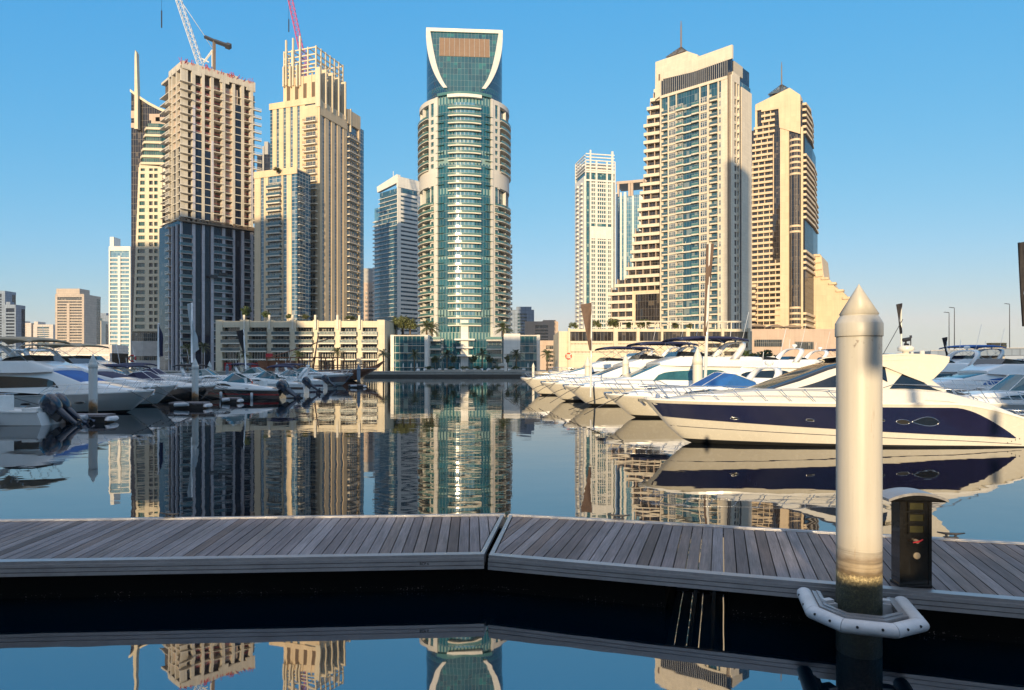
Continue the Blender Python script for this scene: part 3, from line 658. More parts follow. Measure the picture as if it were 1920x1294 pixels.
b = MB(); T.bx(b, 'f', u0-.2, u1+.3, -1.0, .15, 0, zt-4)
for z in flr(1, zt-4, fh): pass
T.part("balcony_bay", b, M["tan2"])
b2 = wind(u1-u0-1.2, 2.3, 3); rep(T.o, "window", b2, [M["tan2"], M["pane"]], [T.mat('f', u0+.6, u1, z+.1, .2) for z in flr(1, zt-5, fh)])
bb = balc(u1-u0+.6, 1.6, 'rail', .5); rep(T.o, "balcony", bb, [M["slab"], M["darksteel"]], [T.mat('f', u0-.3, u1, z, .15) for z in flr(1, zt-5, fh)])
u0, u1 = T.sy(650), T.sy(671)
b2 = wind(u1-u0-.6, 2.3, 5); rep(T.o, "window", b2, [M["tan2"], M["pane"]], [T.mat('r', u0+.3, u1, z+.1, -.1) for z in flr(1, zr-7, fh)])
bb = balc(u1-u0+.3, 1.3, 'rail', .5); rep(T.o, "balcony", bb, [M["slab"], M["darksteel"]], [T.mat('r', u0-.1, u1, z, .45) for z in flr(1, zr-7, fh)])
# crown
xa = T.wx(528); ya = 1.2; xb = W-2.2; yb = T.sy(652)
z1, z2, z3 = zt-1.8, T.zz(137, xb), T.zz(84, xb)
b = MB(); b.box(xa, xb, ya, yb, z1, z2)
for i in range(4): x = xa+(xb-xa)*(i+.08)/4; b.box(x, x+(xb-xa)*.10, ya-.35, ya+.01, z1, z2)
T.part("crown_wall", b, M["tan2"])
b = MB()
for i in range(4): x = xa+(xb-xa)*(i+.28)/4; b.box(x, x+(xb-xa)*.14, ya-.12, ya-.004, z1+.3, z1+(z2-z1)*.72)
for i in range(6): y = ya+(yb-ya)*(i+.2)/6; b.box(xb+.004, xb+.12, y, y+(yb-ya)*.09, z1+.3, z1+(z2-z1)*.78)
T.part("louvre_panel", b, M["louvre"])
b = MB()
for k in range(7):
    z = z2+(z3-z2)*(.12, .26, .40, .55, .74, .98, 0)[k]
    if k == 6: continue
    for (x0,x1,y0,y1) in ((xa,xb,ya,ya+.5),(xa,xb,yb-.5,yb),(xa,xa+.5,ya,yb),(xb-.5,xb,ya,yb)): b.box(x0+.02*k, x1-.02*k, y0+.02*k, y1-.02*k, z-.3, z+.25)
for i in range(5): x = xa+(xb-xa-.6)*i/4; b.box(x, x+.6, ya-.06, ya+.55, z2-.5, z3+.3); b.box(x, x+.6, yb-.55, yb+.06, z2-.5, z3+.3)
for i in range(1, 7): y = ya+(yb-ya-.6)*i/6; b.box(xb-.55, xb+.06, y, y+.6, z2-.5, z3+.3); b.box(xa-.06, xa+.55, y, y+.6, z2-.5, z3+.3)
for i in range(1, 4): x = xa+(xb-xa)*i/4; b.box(x, x+.4, ya+.6, yb-.6, z3-.32, z3+.1)
T.part("pergola_grid", b, M["sand"])
for px, py0, py1 in ((535.5,75,160),(548.5,71,160),(561.5,67,160),(532,126,163),(544.5,124,163),(557,122,163)):
    x = T.wx(px); b = MB(); b.box(x-.35, x+.35, ya-1.1 if py0 < 100 else ya-1.7, ya-.4, T.zz(py1, x), T.zz(py0, x)); T.part("fin", b, M["sand"])
for px, py0, py1 in ((602,126,178),(614,131,182),(626,137,190),(638,146,196),(650,154,203),(660,205,226)):
    y = T.sy(px-4); b = MB(); b.box(W-1.6+.0, W+.75, y-.35, y+.4, T.zz(py1+22, W, y), T.zz(py0, W, y)); T.part("fin", b, M["sand"])
Y0 = 312.0
cr = thing("tower_crane", "pink luffing crane rising behind the beige tower's grid crown", "crane", P3(571, 150, Y0))
cb = Vector(P3(571, 150, Y0)); 
b = MB(); lattice(b, q3(565, 95), q3(536, -40), 1.9, 14, .14); b.build("jib", M["cranep"], cr)
b = MB(); lattice(b, q3(569, 185), q3(569, 96), 2.2, 8, .14); b.build("mast", M["cranep"], cr)
b = MB(); b.tube([q3(541.5, -60), q3(541.5, 60)], .06, 4); b.bar(q3(541.5, 36), q3(541.5, 60), .35); b.build("hoist_rope", M["darksteel"], cr)
# ---- its lower front wing
T = Tower("apartment_block", "lower beige apartment block with roof shrubs in front of the beige stepped tower", (477, 291), (557, 283))
T.D = T.sy(563); W, D = T.W, 9.0
zt = T.zz(324); fh = 14.05*287/1280
b = MB(); b.box(.2, W-.2, .2, D, 0, zt-1); T.part("glazing", b, M["stripglass"])
b = MB()
for q in ((477,488.5),(494.5,502.5),(527.5,530.5),(537.5,546.5)): u0, u1 = prow(T, 'f', q, .1); T.bx(b, 'f', u0, u1, -.25, .1, 0, zt-.8)
b.box(-.1, W+.1, -.35, .25, zt-2.6, zt+.2); b.box(-.1, .25, .26, D, zt-2.6, zt+.2); b.box(.3, W-.1, .3, D, zt-.95, zt-.5)
T.part("wall_pier", b, M["tan2"])
u0, u1 = prow(T, 'f', (502.5, 527.5), .3)
b2 = wind(u1-u0-.5, 2.3, 3); rep(T.o, "window", b2, [M["tan2"], M["pane"]], [T.mat('f', u0+.25, u1, z+.05, -.15) for z in flr(1, zt-3, fh)])
bb = balc(u1-u0+.2, 1.5, 'glass', .45); rep(T.o, "balcony", bb, [M["slab"], M["balcglass"]], [T.mat('f', u0-.1, u1, z, .1) for z in flr(1, zt-3, fh)])
bb = balc(3.2, 1.0, 'rail'); rep(T.o, "side_balcony", bb, [M["slab"], M["darksteel"]], [T.mat('r', .6, 3.8, z, 0) for z in flr(1, zt-3, fh)])
bb = balc(5, 1.2, 'solid'); rep(T.o, "side_balcony", bb, [M["white"], M["white"]], [T.mat('l', 2.5, 7.5, z, 0) for z in flr(1, zt-3, fh)])
# ---- sail-topped tower with the blade spire, far left of the group
T = Tower("sail_roof_tower", "dark glass tower with a sloping sail roof, blade spire and pale lower block", (246, 352), (326, 352))
W = T.W; X = lambda px: T.wx(px); Z = lambda py: T.zz(py)
b = MB(); b.extr([(X(246),0),(X(326),0),(X(326),Z(217)),(X(316),Z(212)),(X(299),Z(205)),(X(280),Z(195)),(X(262),Z(183)),(X(246),Z(171))], 0, 22); T.part("glazing", b, M["bronzeglass"])
b = MB(); tp = [(246,171),(262,183),(280,195),(299,205),(316,212),(326,216)]
b.extr([(X(a), Z(c-2.5)) for a, c in tp]+[(X(a), Z(c+2.5)) for a, c in reversed(tp)], -1.2, 22.4); T.part("roof_edge", b, M["sand"])
b = MB(); b.extr([(X(257),Z(245)),(X(263.5),Z(245)),(X(263.5),Z(190)),(X(261),Z(103)),(X(258.5),Z(98)),(X(257.5),Z(110))], -2.6, -.2); T.part("spire", b, M["sand"])
b = MB()
for (x0,x1,y0,y1) in ((246,262,208,222),(246,259,231,240),(280,300,214,226),(284,312,226,236),(292,318,220,228)): b.box(X(x0), X(x1), -.25, .001, Z(y1), Z(y0))
T.part("louvre_panel", b, M["pink"])
sl = [(264,314),(316,314)]
b = MB()
fh = 12.75*352/1280
zb = Z(638)
wl = []
for i in range(26):
    z = Z(622)+fh*i
    yy = CY-(z+QZ-EYE)*F/352
    if yy < 318: break
    xl = X(253+(640-yy)*12/325)
    b.extr([(xl, z), (X(309), z), (X(309), z+1.45), (xl+.1, z+1.45)], -2.6, -.3)                    # sill band
    b.box(X(276.5), X(284.5), -2.6, -.3, z+1.452, z+fh-.002); b.box(X(291.5), X(294), -2.6, -.3, z+1.452, z+fh-.002); b.box(X(300.5), X(309), -2.6, -.3, z+1.452, z+fh-.002)
    b.box(xl+.1, xl+1.2, -2.6, -.3, z+1.452, z+fh-.002)
    wl.append((xl+1.2, z+1.452))
b.extr([(X(264.5), Z(318.5)), (X(309), Z(318.5)), (X(305), Z(315)), (X(268), Z(312))], -2.62, -.3)
T.part("wall", b, M["sand"])
me = [wind(X(276.5)-x0, fh-1.45, 3) for x0, z in wl]
for (x0, z), w_ in zip(wl, me): w_.build("window", [M["greenpane"], M["greenpane"]], T.o, (x0, -1.9, z))
w_ = wind(X(291.5)-X(284.5), fh-1.45, 2); rep(T.o, "window", w_, [M["dark"], M["darkglass"]], [(X(284.5), -1.8, z) for x, z in wl])
w_ = wind(X(300.5)-X(294), fh-1.45, 2); rep(T.o, "window", w_, [M["dark"], M["greenpane"]], [(X(294), -1.8, z) for x, z in wl])
bb = balc(X(322)-X(309), 2.2, 'solid', .3, 1.2); rep(T.o, "side_balcony", bb, [M["slab"], M["slab"]], [(X(309)+.02, -.1, z+.2) for x, z in wl])
zs = flr(Z(310), Z(222), 13*352/1280)
for i, z in enumerate(zs):
    b = MB(); yy = CY-(z+QZ-EYE)*F/352; xl = X(262+(330-yy)*.15)
    b.prism([(xl-1.0, -.2),(xl+1.6,-3.4),(X(312-i*1.5),-2.6),(X(318),-.2)], z-.45, z+.75); T.part("balcony", b, M["sand"])
    b = MB(); b.prism([(xl+.3, -.2),(xl+2.2,-2.5),(X(310-i*1.5),-2.0),(X(315),-.2)], z+.76, z+2.9); T.part("balcony_glazing", b, M["greenpane"])
b = MB(); b.prism([(X(250),-.5),(X(256),-4.5),(X(277),-4.5),(X(318),-1)], Z(668), Z(640)); b.prism([(X(252),-.5),(X(257),-3.5),(X(276),-3.5),(X(318),-1)], Z(690), Z(676)); T.part("base_band", b, M["slabgrey"])
b = MB(); b.prism([(X(253),-.4),(X(258),-3.4),(X(276),-3.4),(X(318),-.9)], Z(676)+.01, Z(668)-.01); b.prism([(X(253),-.4),(X(258),-3.4),(X(276),-3.4),(X(318),-.9)], Z(640)+.01, Z(625)); T.part("base_glazing", b, M["darkglass"])
# ---- the round glass tower in the middle
RT = 20.6; YT = 316.0; ROT = math.atan2(-PX(871, YT), YT)
t6 = thing("round_tower", "tall round teal glass tower with a U-shaped arch framing its cut-away top", "skyscraper", (PX(871, YT), YT, QZ), ROT)
zf = lambda py, r=RT: PZ(py, YT-r)-QZ
def cyl(mb, a0, a1, r, z0, z1, n=None, m=0, r0=None, cap=True):
    """sector of a ring: angles in degrees from the face towards the water"""
    n = n or max(2, int(abs(a1-a0)/4.2)); r0 = r0 or r-1.5
    P = lambda a, q: (q*math.sin(R(a)), -q*math.cos(R(a)))
    poly = [P(a0+(a1-a0)*i/n, r) for i in range(n+1)]+[P(a1-(a1-a0)*i/n, r0) for i in range(n+1)]
    mb.prism(poly, z0, z1, m)
ztop = zf(178); fh = 14.05*(YT-RT)/1280
b = MB(); cyl(b, -34, 34, RT-.3, 0, ztop+1.5, 16, 0, RT-4); t6g = b.build("glazing", M["tealglass"], t6)
b = MB()
for s in (-1, 1): cyl(b, s*46, s*150, RT-1.6, 0, ztop-1, 22, 0, RT-4); cyl(b, s*40.5, s*46, RT-.25, 0, ztop-1, 2, 0, RT-4)
b.build("recess_glazing", M["tealglass"], t6)
z_a, z_b = zf(344), zf(312)                          # blank mechanical band
b = MB()
for s in (-1, 1):
    cyl(b, s*34.02, s*37.2, RT+.45, 0, ztop, 1, 0, RT-3.5)
    cyl(b, s*37.22, s*40.6, RT+.12, 0, ztop, 1, 0, RT-3.5); cyl(b, s*46, s*49.5, RT+.12, z_a-.5, ztop, 1, 0, RT-3.5); cyl(b, s*46, s*49.5, RT-.6, 0, z_a-.5, 1, 0, RT-3.5)
    cyl(b, s*40.61, s*45.99, RT+.1, z_a, z_b-.3, 2, 0, RT-3.5); cyl(b, s*49.51, s*150, RT+.1, z_a, z_b-.3, 22, 0, RT-3.5)
    cyl(b, s*40.61, s*150, RT+.1, ztop-2.0, ztop, 24, 0, RT-3.5)
    for a in (66, 84, 102): cyl(b, s*a, s*(a+2), RT-.3, 0, z_a, 1, 0, RT-3); cyl(b, s*a, s*(a+2), RT-.3, z_b, ztop-2, 1, 0, RT-3)
zall = flr(zf(604), z_a-2, fh); zup = flr(z_b, ztop-2.5, fh)
for z in zall+zup:
    for s in (-1, 1): cyl(b, s*40.62, s*45.98, RT+.08, z-1.0, z+.25, 2, 0, RT-3.4)
b.build("wall", M["wing"], t6)
fins = MB()
for z in zall+zup+flr(z_a, z_b, fh):
    for s in (-1, 1): cyl(fins, s*26, s*36.5, RT+.62, z-.12, z+.05, 3, 0, RT-.4)
fins.build("sun_fin", M["balcgreen"], t6)
ctr = MB(); cyl(ctr, -19.5, 19.5, RT+1.1, -.34, .14, 12, 0, RT-.32); cyl(ctr, -19.3, 19.3, RT+1.05, .15, .92, 12, 1, RT+.98); cyl(ctr, -19.5, 19.5, RT+1.12, .93, .98, 12, 0, RT+.95)
zc_ = flr(zf(610), ztop-1.0, fh)
rep(t6, "balcony", ctr, [M["slab"], M["balcgreen"]], [(0,0,z) for z in zc_])
dr = MB(); 
for a in range(-10, 11, 5): cyl(dr, a-2.3, a+2.3, RT-.22, .1, 2.5, 1, 0, RT-.29)
rep(t6, "balcony_door", dr, M["skyglass"], [(0,0,z+.12) for z in zc_])
sc_ = MB(); cyl(sc_, 49.6, 118, RT+.9, -.30, .0, 16, 0, RT-2); cyl(sc_, 49.8, 118, RT+.85, .01, .98, 16, 1, RT+.79); cyl(sc_, 49.6, 118, RT+.92, .985, 1.05, 16, 0, RT+.75)
sm = MB(); cyl(sm, -118, -49.6, RT+.9, -.30, .0, 16, 0, RT-2); cyl(sm, -118, -49.8, RT+.85, .01, .98, 16, 1, RT+.79); cyl(sm, -118, -49.6, RT+.92, .985, 1.05, 16, 0, RT+.75)
for q in (sc_, sm): rep(t6, "side_balcony", q, [M["slab"], M["balcgreen"]], [(0,0,z) for z in zall+zup])
sb = MB(); cyl(sb, 39.5, 49.5, RT+.75, -.28, .0, 3, 0, RT-1); cyl(sb, 39.5, 49.5, RT+.74, .01, .9, 3, 1, RT+.68)
rep(t6, "small_balcony", sb, [M["slab"], M["balcgreen"]], [(0,0,z) for z in zall]); sb = MB(); cyl(sb, -49.5, -39.5, RT+.75, -.28, .0, 3, 0, RT-1); cyl(sb, -49.5, -39.5, RT+.74, .01, .9, 3, 1, RT+.68); rep(t6, "small_balcony", sb, [M["slab"], M["balcgreen"]], [(0,0,z) for z in zall])
# drum with the oblique cut
r = RT*.845; zd0 = ztop-1.5; zt6 = PZ(58, YT)-QZ; zlow = PZ(166, YT-r*.85)-QZ; kz = .854/(zt6-zlow)
ycut = lambda z: -r*min(1.0, max(0, kz*(zt6-z)))
b = MB(); zs = [zd0+(zt6-zd0)*i/40 for i in range(41)]; rows = []
def rowpts(z):
    y = ycut(z); a0 = math.degrees(math.acos(min(1, -y/r)))
    return [(r*math.sin(R(a)), -r*math.cos(R(a)), z) for a in [a0+(360-2*a0)*i/72 for i in range(73)]]
b.grid([rowpts(z) for z in zs], 0, False); b.build("drum_glazing", M["drumblue"], t6)
b = MB(); zs2 = [zlow-4+(zt6-zlow+4)*i/40 for i in range(41)]
rw = []
for z in zs2:
    y = ycut(z); hw = math.sqrt(max(0, r*r-y*y)); rw.append([(-hw+2*hw*j/12, y, z) for j in range(13)])
b.grid(rw, 0, False); b.build("arch_glazing", M["drumglass"], t6)
b = MB(); zz1 = zt6-(zt6-zlow)*.14; zz2 = zt6-(zt6-zlow)*.46
b.face([(-11.4, ycut(zz2)-.15, zz2), (11.4, ycut(zz2)-.15, zz2), (11.4, ycut(zz1)-.15, zz1), (-11.4, ycut(zz1)-.15, zz1)])
b.build("louvre_panel", M["brown"], t6)
b = MB()
for i in range(11): x = -11.4+2.28*i; b.tube([(x, ycut(zz2)-.2, zz2), (x, ycut(zz1)-.2, zz1)], .09, 4)
b.build("mullion", M["slab"], t6)
for s in (-1, 1):
    b = MB(); rw = []
    for i in range(25):
        z = zlow+(zt6-zlow)*i/24; y = ycut(z); hw = math.sqrt(max(0, r*r-y*y)); th = 1.5+1.0*math.sin(math.pi*(1-i/24)**.8)
        rw.append([(s*(hw+.25), y+.5, z), (s*(hw+.25), y-.5, z-.1), (s*(hw-th), y-.75, z-.1), (s*(hw-th), y+.5, z)])
    b.grid(rw, 0, False, True); b.face(rw[0]); b.face(rw[-1]); b.build("arch_frame", M["wing"], t6)
b = MB(); b.box(-r-.2, r+.2, -1.0, .6, zt6-1.1, zt6+.5); b.build("arch_head", M["white"], t6)
b = MB(); cyl(b, -34, 34, RT+.7, ztop+.2, ztop+1.4, 14, 0, RT-3); b.build("crown_balcony", M["balcgreen"], t6)
b = MB(); cyl(b, -20, 20, RT+1.3, ztop-1.2, ztop+.15, 10, 0, RT-2); b.build("top_canopy", M["white"], t6)
b = MB(); cyl(b, -4.5, 4.5, RT+.5, 0, zf(600), 3, 0, RT-1); b.build("stair_shaft", M["white"], t6)
for hw_, py in ((11, 637), (9, 652), (8, 667)):
    b = MB(); cyl(b, -hw_, hw_, RT+2.2, zf(py+1.5), zf(py-1.5), 5, 0, RT-1); b.build("landing", M["white"], t6)
b = MB()
for s in (-1, 1): cyl(b, s*34, s*47, RT+1.6, 0, zf(612), 3, 0, RT-2)
b.build("base_pier", M["white"], t6)
# ---- teal glass wings at its foot
for label, p0, p1, wallside in (("teal glass pavilion left of the round tower's foot, beside the terrace block", 733, 802, 0), ("teal glass pavilion right of the round tower's foot, ending in a cream wall", 945, 1012, 1)):
    T = Tower("glass_pavilion", label, (p0, 245), (p1, 245), "pavilion"); W = T.W; zt = T.zz(628)
    b = MB(); b.box(.3, W-.3, .2, 26, 0, zt-.5); T.part("glazing", b, M["tealglass"])
    b = MB(); b.box(-.1, 1.1, -.4, 26, 0, zt); b.box(W-1.1, W+.1, -.4, 26, 0, zt+.02)
    if wallside: b.box(.0, 5.8, -.9, .1, T.zz(664), zt+.4)
    T.part("end_wall", b, M["white"])
    b = MB()
    for z in flr(1.2, zt-.5, 2.6): b.box(1.1, W-1.1, -.25, .15, z, z+.16)
    b.box(1.1, W-1.1, -.35, .3, zt-.45, zt-.05); T.part("transom_band", b, M["slab"])
    q0, q1 = ((p1-6, p1+24) if not wallside else (p0-33, p0-4))
    bb = MB(); x0, x1 = T.wx(q0, -6), T.wx(q1, -6); bb.box(x0, x1, 5.6, 9, -.5, .1, 0); bb.box(x0, x1, 5.55, 5.62, .1, 1.1, 1)
    rep(T.o, "terrace", bb, [M["slab"], M["balcgreen"]], [(0,0,T.zz(p)) for p in (636, 653, 669)])
    b = MB(); b.box(x0+.2, x1-.2, 9.01, 20, 0, T.zz(630)); T.part("rear_glazing", b, M["tealglass"])
# ---- big beige tower right, slanted parapet
T = Tower("parapet_tower", "broad beige tower with a tall slanted parapet, glass louvre band and needle mast", (1238, 287), (1371.5, 265.8))
W = T.W; T.D = D = 10.0; fh = 15.65*266/1280
X = lambda px, o=0: T.wx(px, o); Zr = lambda py: T.zz(py, W); Zl = lambda py: T.zz(py, 0)
zlv0, zlv1 = Zr(140), Zr(110); zt = zlv0-1.2
b = MB(); b.box(.2, W-.2, .2, D+8, 0, zlv0); T.part("glazing", b, M["blueglass"])
b = MB()
for q in ((1237.5,1239.8),(1252,1254),(1267,1268.5),(1311,1313),(1326,1329),(1345.5,1347.5),(1352,1364)):
    u0, u1 = prow(T, 'f', q, .3); T.bx(b, 'f', max(u0,0), u1, -.3, .35, 0, zt)
T.bx(b, 'f', 0, X(1364.5), -.3, .5, zt+.01, zlv0-.05)
b.box(W-1.15, W+.3, -.35, .6, 0, zlv0-.05)
T.part("wall_pier", b, M["tan"])
b = MB(); b.box(X(1364.7), W-1.2, -.10, .19, 1, zlv0+.9); T.bx(b, 'r', 2.12, 3.88, -.19, -.05, 1, zt-1.02); T.bx(b, 'r', 6.82, 8.58, -.19, -.05, 1, zt-1); T.part("dark_glazing_strip", b, M["navyglass"])
b = MB()
for i in range(2):
    x = X(1366+i*2.6); b.box(x, x+.42, -.42, .2, 2, zlv0+1)
T.part("mullion", b, M["frame"])
zs = flr(3.0, zt-2.4, fh)
sp_ = MB(); u0, u1 = prow(T, 'f', (1254, 1267), .2); sp_.box(0, u1-u0, -.18, .3, -.45, .30); rep(T.o, "spandrel", sp_, M["tan"], [T.mat('f', u0, u1, z) for z in zs])
wn_ = wind(u1-u0-.1, 2.2, 3, .08); rep(T.o, "window", wn_, [M["white"], M["pane"]], [T.mat('f', u0+.05, u1, z+.36, .12) for z in zs])
u0, u1 = prow(T, 'f', (1313, 1326), .2); sp_ = MB(); sp_.box(0, u1-u0, -.18, .3, -.45, .30); rep(T.o, "spandrel", sp_, M["tan"], [T.mat('f', u0, u1, z) for z in zs])
wn_ = wind(u1-u0-.1, 2.2, 3, .08); rep(T.o, "window", wn_, [M["white"], M["pane"]], [T.mat('f', u0+.05, u1, z+.36, .12) for z in zs])
u0, u1 = prow(T, 'f', (1347.5, 1352), .2); sp_ = MB(); sp_.box(0, u1-u0, -.18, .3, -.7, .3); rep(T.o, "spandrel", sp_, M["tan"], [T.mat('f', u0, u1, z) for z in zs])
wn_ = wind(u1-u0-.05, 2.2, 2, .08); rep(T.o, "window", wn_, [M["white"], M["pane"]], [T.mat('f', u0+.02, u1, z+.36, .1) for z in zs])
uA, uB, uC, uD = [X(p, .3) for p in (1268.5, 1282.5, 1297, 1311)]
bb = MB()                                                  # undulating slab under the blue bay with two glass balconies
bb.prism([(0,.2),(0,-1.1),(uB-uA-.3,-1.2),(uB-uA+.4,-.55),(uC-uA-.2,-.55),(uC-uA+.3,-1.2),(uD-uA,-1.1),(uD-uA,.2)], -.42, .14, 0)
bb.box(.05, uB-uA-.3, -1.08, -1.03, .14, 1.1, 1); bb.box(uC-uA+.3, uD-uA-.05, -1.08, -1.03, .14, 1.1, 1); bb.box(.05, uB-uA-.3, -1.1, -1.01, 1.1, 1.15, 2); bb.box(uC-uA+.3, uD-uA-.05, -1.1, -1.01, 1.1, 1.15, 2)
rep(T.o, "balcony", bb, [M["slab"], M["balcgreen"], M["white"]], [T.mat('f', uA, uD, z) for z in zs])
wn_ = wind(2.4, 2.4, 2, .12); rep(T.o, "balcony_door", wn_, [M["white"], M["pane"]], [T.mat('f', uA+.4, 0, z+.16, .02) for z in zs]); 
for (p0, p1, o) in ((1239.8, 1252, 1.2), (1329, 1345.5, 1.5)):
    u0, u1 = prow(T, 'f', (p0, p1), .3)
    bb = MB(); ow = u1-u0
    bb.prism([(0,.3),(0,-.3),(ow*.25,-o),(ow,-o*.8),(ow,.3)], -.5, .05, 0); bb.prism([(0,-.31),(.0,-.36),(ow*.25,-o-.03),(ow,-o*.8-.03),(ow,-o*.8+.03),(ow*.25,-o+.03)], .06, 1.05, 1)
    bb.prism([(0,-.3),(.0,-.40),(ow*.25,-o-.06),(ow,-o*.8-.06),(ow,-o*.8+.06),(ow*.25,-o+.06)], 1.051, 1.12, 0)
    bb.box(0, ow*.28, -.28, .25, .06, fh-.55, 0)
    rep(T.o, "corner_balcony", bb, [M["tan"], M["balcglass"]], [T.mat('f', u0, u1, z) for z in zs])
b = MB()                                                    # right return
for q in ((.7, 2.1), (3.9, 4.6), (6.2, 6.8), (8.6, D+8.3)): T.bx(b, 'r', q[0], q[1], -.19, .3, 0, zt-1)
T.bx(b, 'r', .61, 6.8, -.19, .32, zt-.99, zt+2.6); T.part("side_pier", b, M["tan"])
bb = MB(); bb.box(0,1.7,-.25,.15,-.5,.5); rep(T.o, "side_spandrel", bb, M["tan"], [T.mat('r', 2.15, 3.85, z) for z in zs])
bb = MB(); bb.prism([(0,.15),(.1,-1.1),(1.5,-.2),(1.5,.15)], -.4, .9); rep(T.o, "side_balcony", bb, M["tan"], [T.mat('r', 4.65, 6.2, z) for z in zs])
b = MB(); b.box(.3, W-.25, .05, D+7, zlv0-.04, zlv1); T.part("louvre_glazing", b, M["navyglass"])
b = MB(); n = 34
for i in range(n): x = X(1240)+(W-X(1240)-1.0)*i/n; b.box(x, x+.16, -.12, .04, zlv0-.3, zlv1+.5)
for i in range(9): y = 2.2+i*.9; b.box(W-.24, W+.3, y, y+.25, zlv0+1.5, zlv1-.2)
T.part("louvre_blade", b, M["grey"])
# parapet plate and stair block, both slanted in the photo's sense: one plane rising to the near corner
b = MB()
b.extr([(X(1243),Zl(150)),(X(1300),T.zz(135, X(1300))),(W+.3,zlv1+.02),(W+.3,Zr(84)),(X(1310),T.zz(106, X(1310))),(X(1243),T.zz(130, X(1243)))], -.05, 1.0)
T.part("parapet", b, M["tan"])
b = MB(); x0, x1 = X(1233, -3), X(1306, -3)
b.extr([(x0-.2, Zl(182)), (x1, Zl(150)), (x1+1.5, T.zz(103, x1)), (X(1292,-3), T.zz(94, x1, 3)), (x0, T.zz(119, x0, 3))], 1.2, 12); T.part("stair_block", b, M["tan"])
b = MB(); b.box(X(1239,-3), X(1242,-3), 1.1, 1.3, T.zz(148, 0), T.zz(136, 0)); T.part("vent", b, M["frame"])
mx, my = X(1277, -8), 8.0; zb = T.zz(108, mx, my)
def mast_roof(T, mx, my, zb, hw, h, ztip):
    b = MB()
    for i in range(5):
        k = i/5; z = zb+h*k; q = hw*(1-k)
        for (a, c) in (((-q,-q),(q,-q)),((q,-q),(q,q)),((q,q),(-q,q)),((-q,q),(-q,-q))): b.tube([(mx+a[0],my+a[1],z),(mx+c[0],my+c[1],z)], .10, 4)
        if i < 5:
            for sx in (-1, 0, 1):
                for sy in (-1, 0, 1):
                    if sx or sy: b.tube([(mx+sx*hw, my+sy*hw, zb),(mx, my, zb+h)], .16, 4)
    T.part("pyramid_frame", b, M["frame"])
    b = MB()
    for k in (.0,): 
        for s in range(4): a = R(90*s); b.face([(mx+hw*.95*(math.cos(a)-math.sin(a)), my+hw*.95*(math.sin(a)+math.cos(a)), zb), (mx+hw*.95*(-math.cos(a)-math.sin(a)), my+hw*.95*(-math.sin(a)+math.cos(a)), zb), (mx, my, zb+h*.9)])
    T.part("pyramid_glazing", b, M["blueglass"])
    b = MB(); b.tube([(mx,my,zb+h*.9),(mx,my,zb+h),(mx,my,ztip-3),(mx,my,ztip)], [.7,.38,.30,.12], 8); T.part("mast", b, M["frame"])
mast_roof(T, mx, my, zb, 4.6, T.zz(88, mx, my)-zb, T.zz(39, mx, my))
# ---- its stepped terrace wing
T2 = Tower("terraced_block", "stepped beige block of terraces climbing to the left flank of the parapet tower", (1140, 300), (1238, 290), "apartment block")
W2 = T2.W; X2 = lambda px: T2.wx(px); Z2 = lambda py: T2.zz(py, W2*.5); fh2 = 15.65*292/1280
prof = [(1140,612,540),(1152,540,522),(1172,522,500),(1182,500,468),(1185,468,432),(1196,432,380),(1200,380,345),(1207,345,225),(1213,225,200),(1219,200,180),(1226,180,158),(1231,158,150)]
b = MB(); gz = MB(); bands = []; parts = []
for (px, y0, y1) in prof:
    x0 = X2(px)+.9; b.box(x0, W2+2, 1.6, 16, Z2(y0)+.01, Z2(y1)-.2)
T2.part("recess_wall", b, M["bronzeglass"])
k = 0; z = 1.0; allb = []
while True:
    yy = CY-(z+QZ-EYE)*F/292
    if yy < 160: break
    px = 1140
    for (p, y0, y1) in prof:
        if y1 <= yy <= y0 or yy < y1: px = p if yy <= y0 else px
    x0 = X2(px); bd = MB(); big = 552 < yy < 604
    bd.box(x0, X2(1192) if big and px < 1190 else W2-.3, -.02-.35*(k % 2), 1.7, z-.35, z+1.0); bd.box(x0, x0+.3, 1.71, 15, z-.35, z+1.0)
    bd.build("terrace_band", M["tan"], T2.o)
    for q in range(int((W2-x0)/3.2)):
        xx = x0+1.2+q*3.2
        if not (big and xx > X2(1188)): parts.append((xx, 0, z+1.01))
    z += fh2; k += 1
pq = MB(); pq.box(0, .35, .35, 1.58, 0, fh2-1.37); rep(T2.o, "terrace_partition", pq, M["pink"], parts)
b = MB(); b.box(X2(1192), W2-.3, -.15, 1.7, Z2(604), Z2(551)); T2.part("curtain_glazing", b, M["bronzeglass"])
b = MB(); b.box(X2(1186), X2(1191.8), -.4, 1.75, Z2(612), Z2(549)); b.box(X2(1186), W2-.3, -.45, 1.75, Z2(550.9), Z2(546)); T2.part("portal", b, M["tan2"])
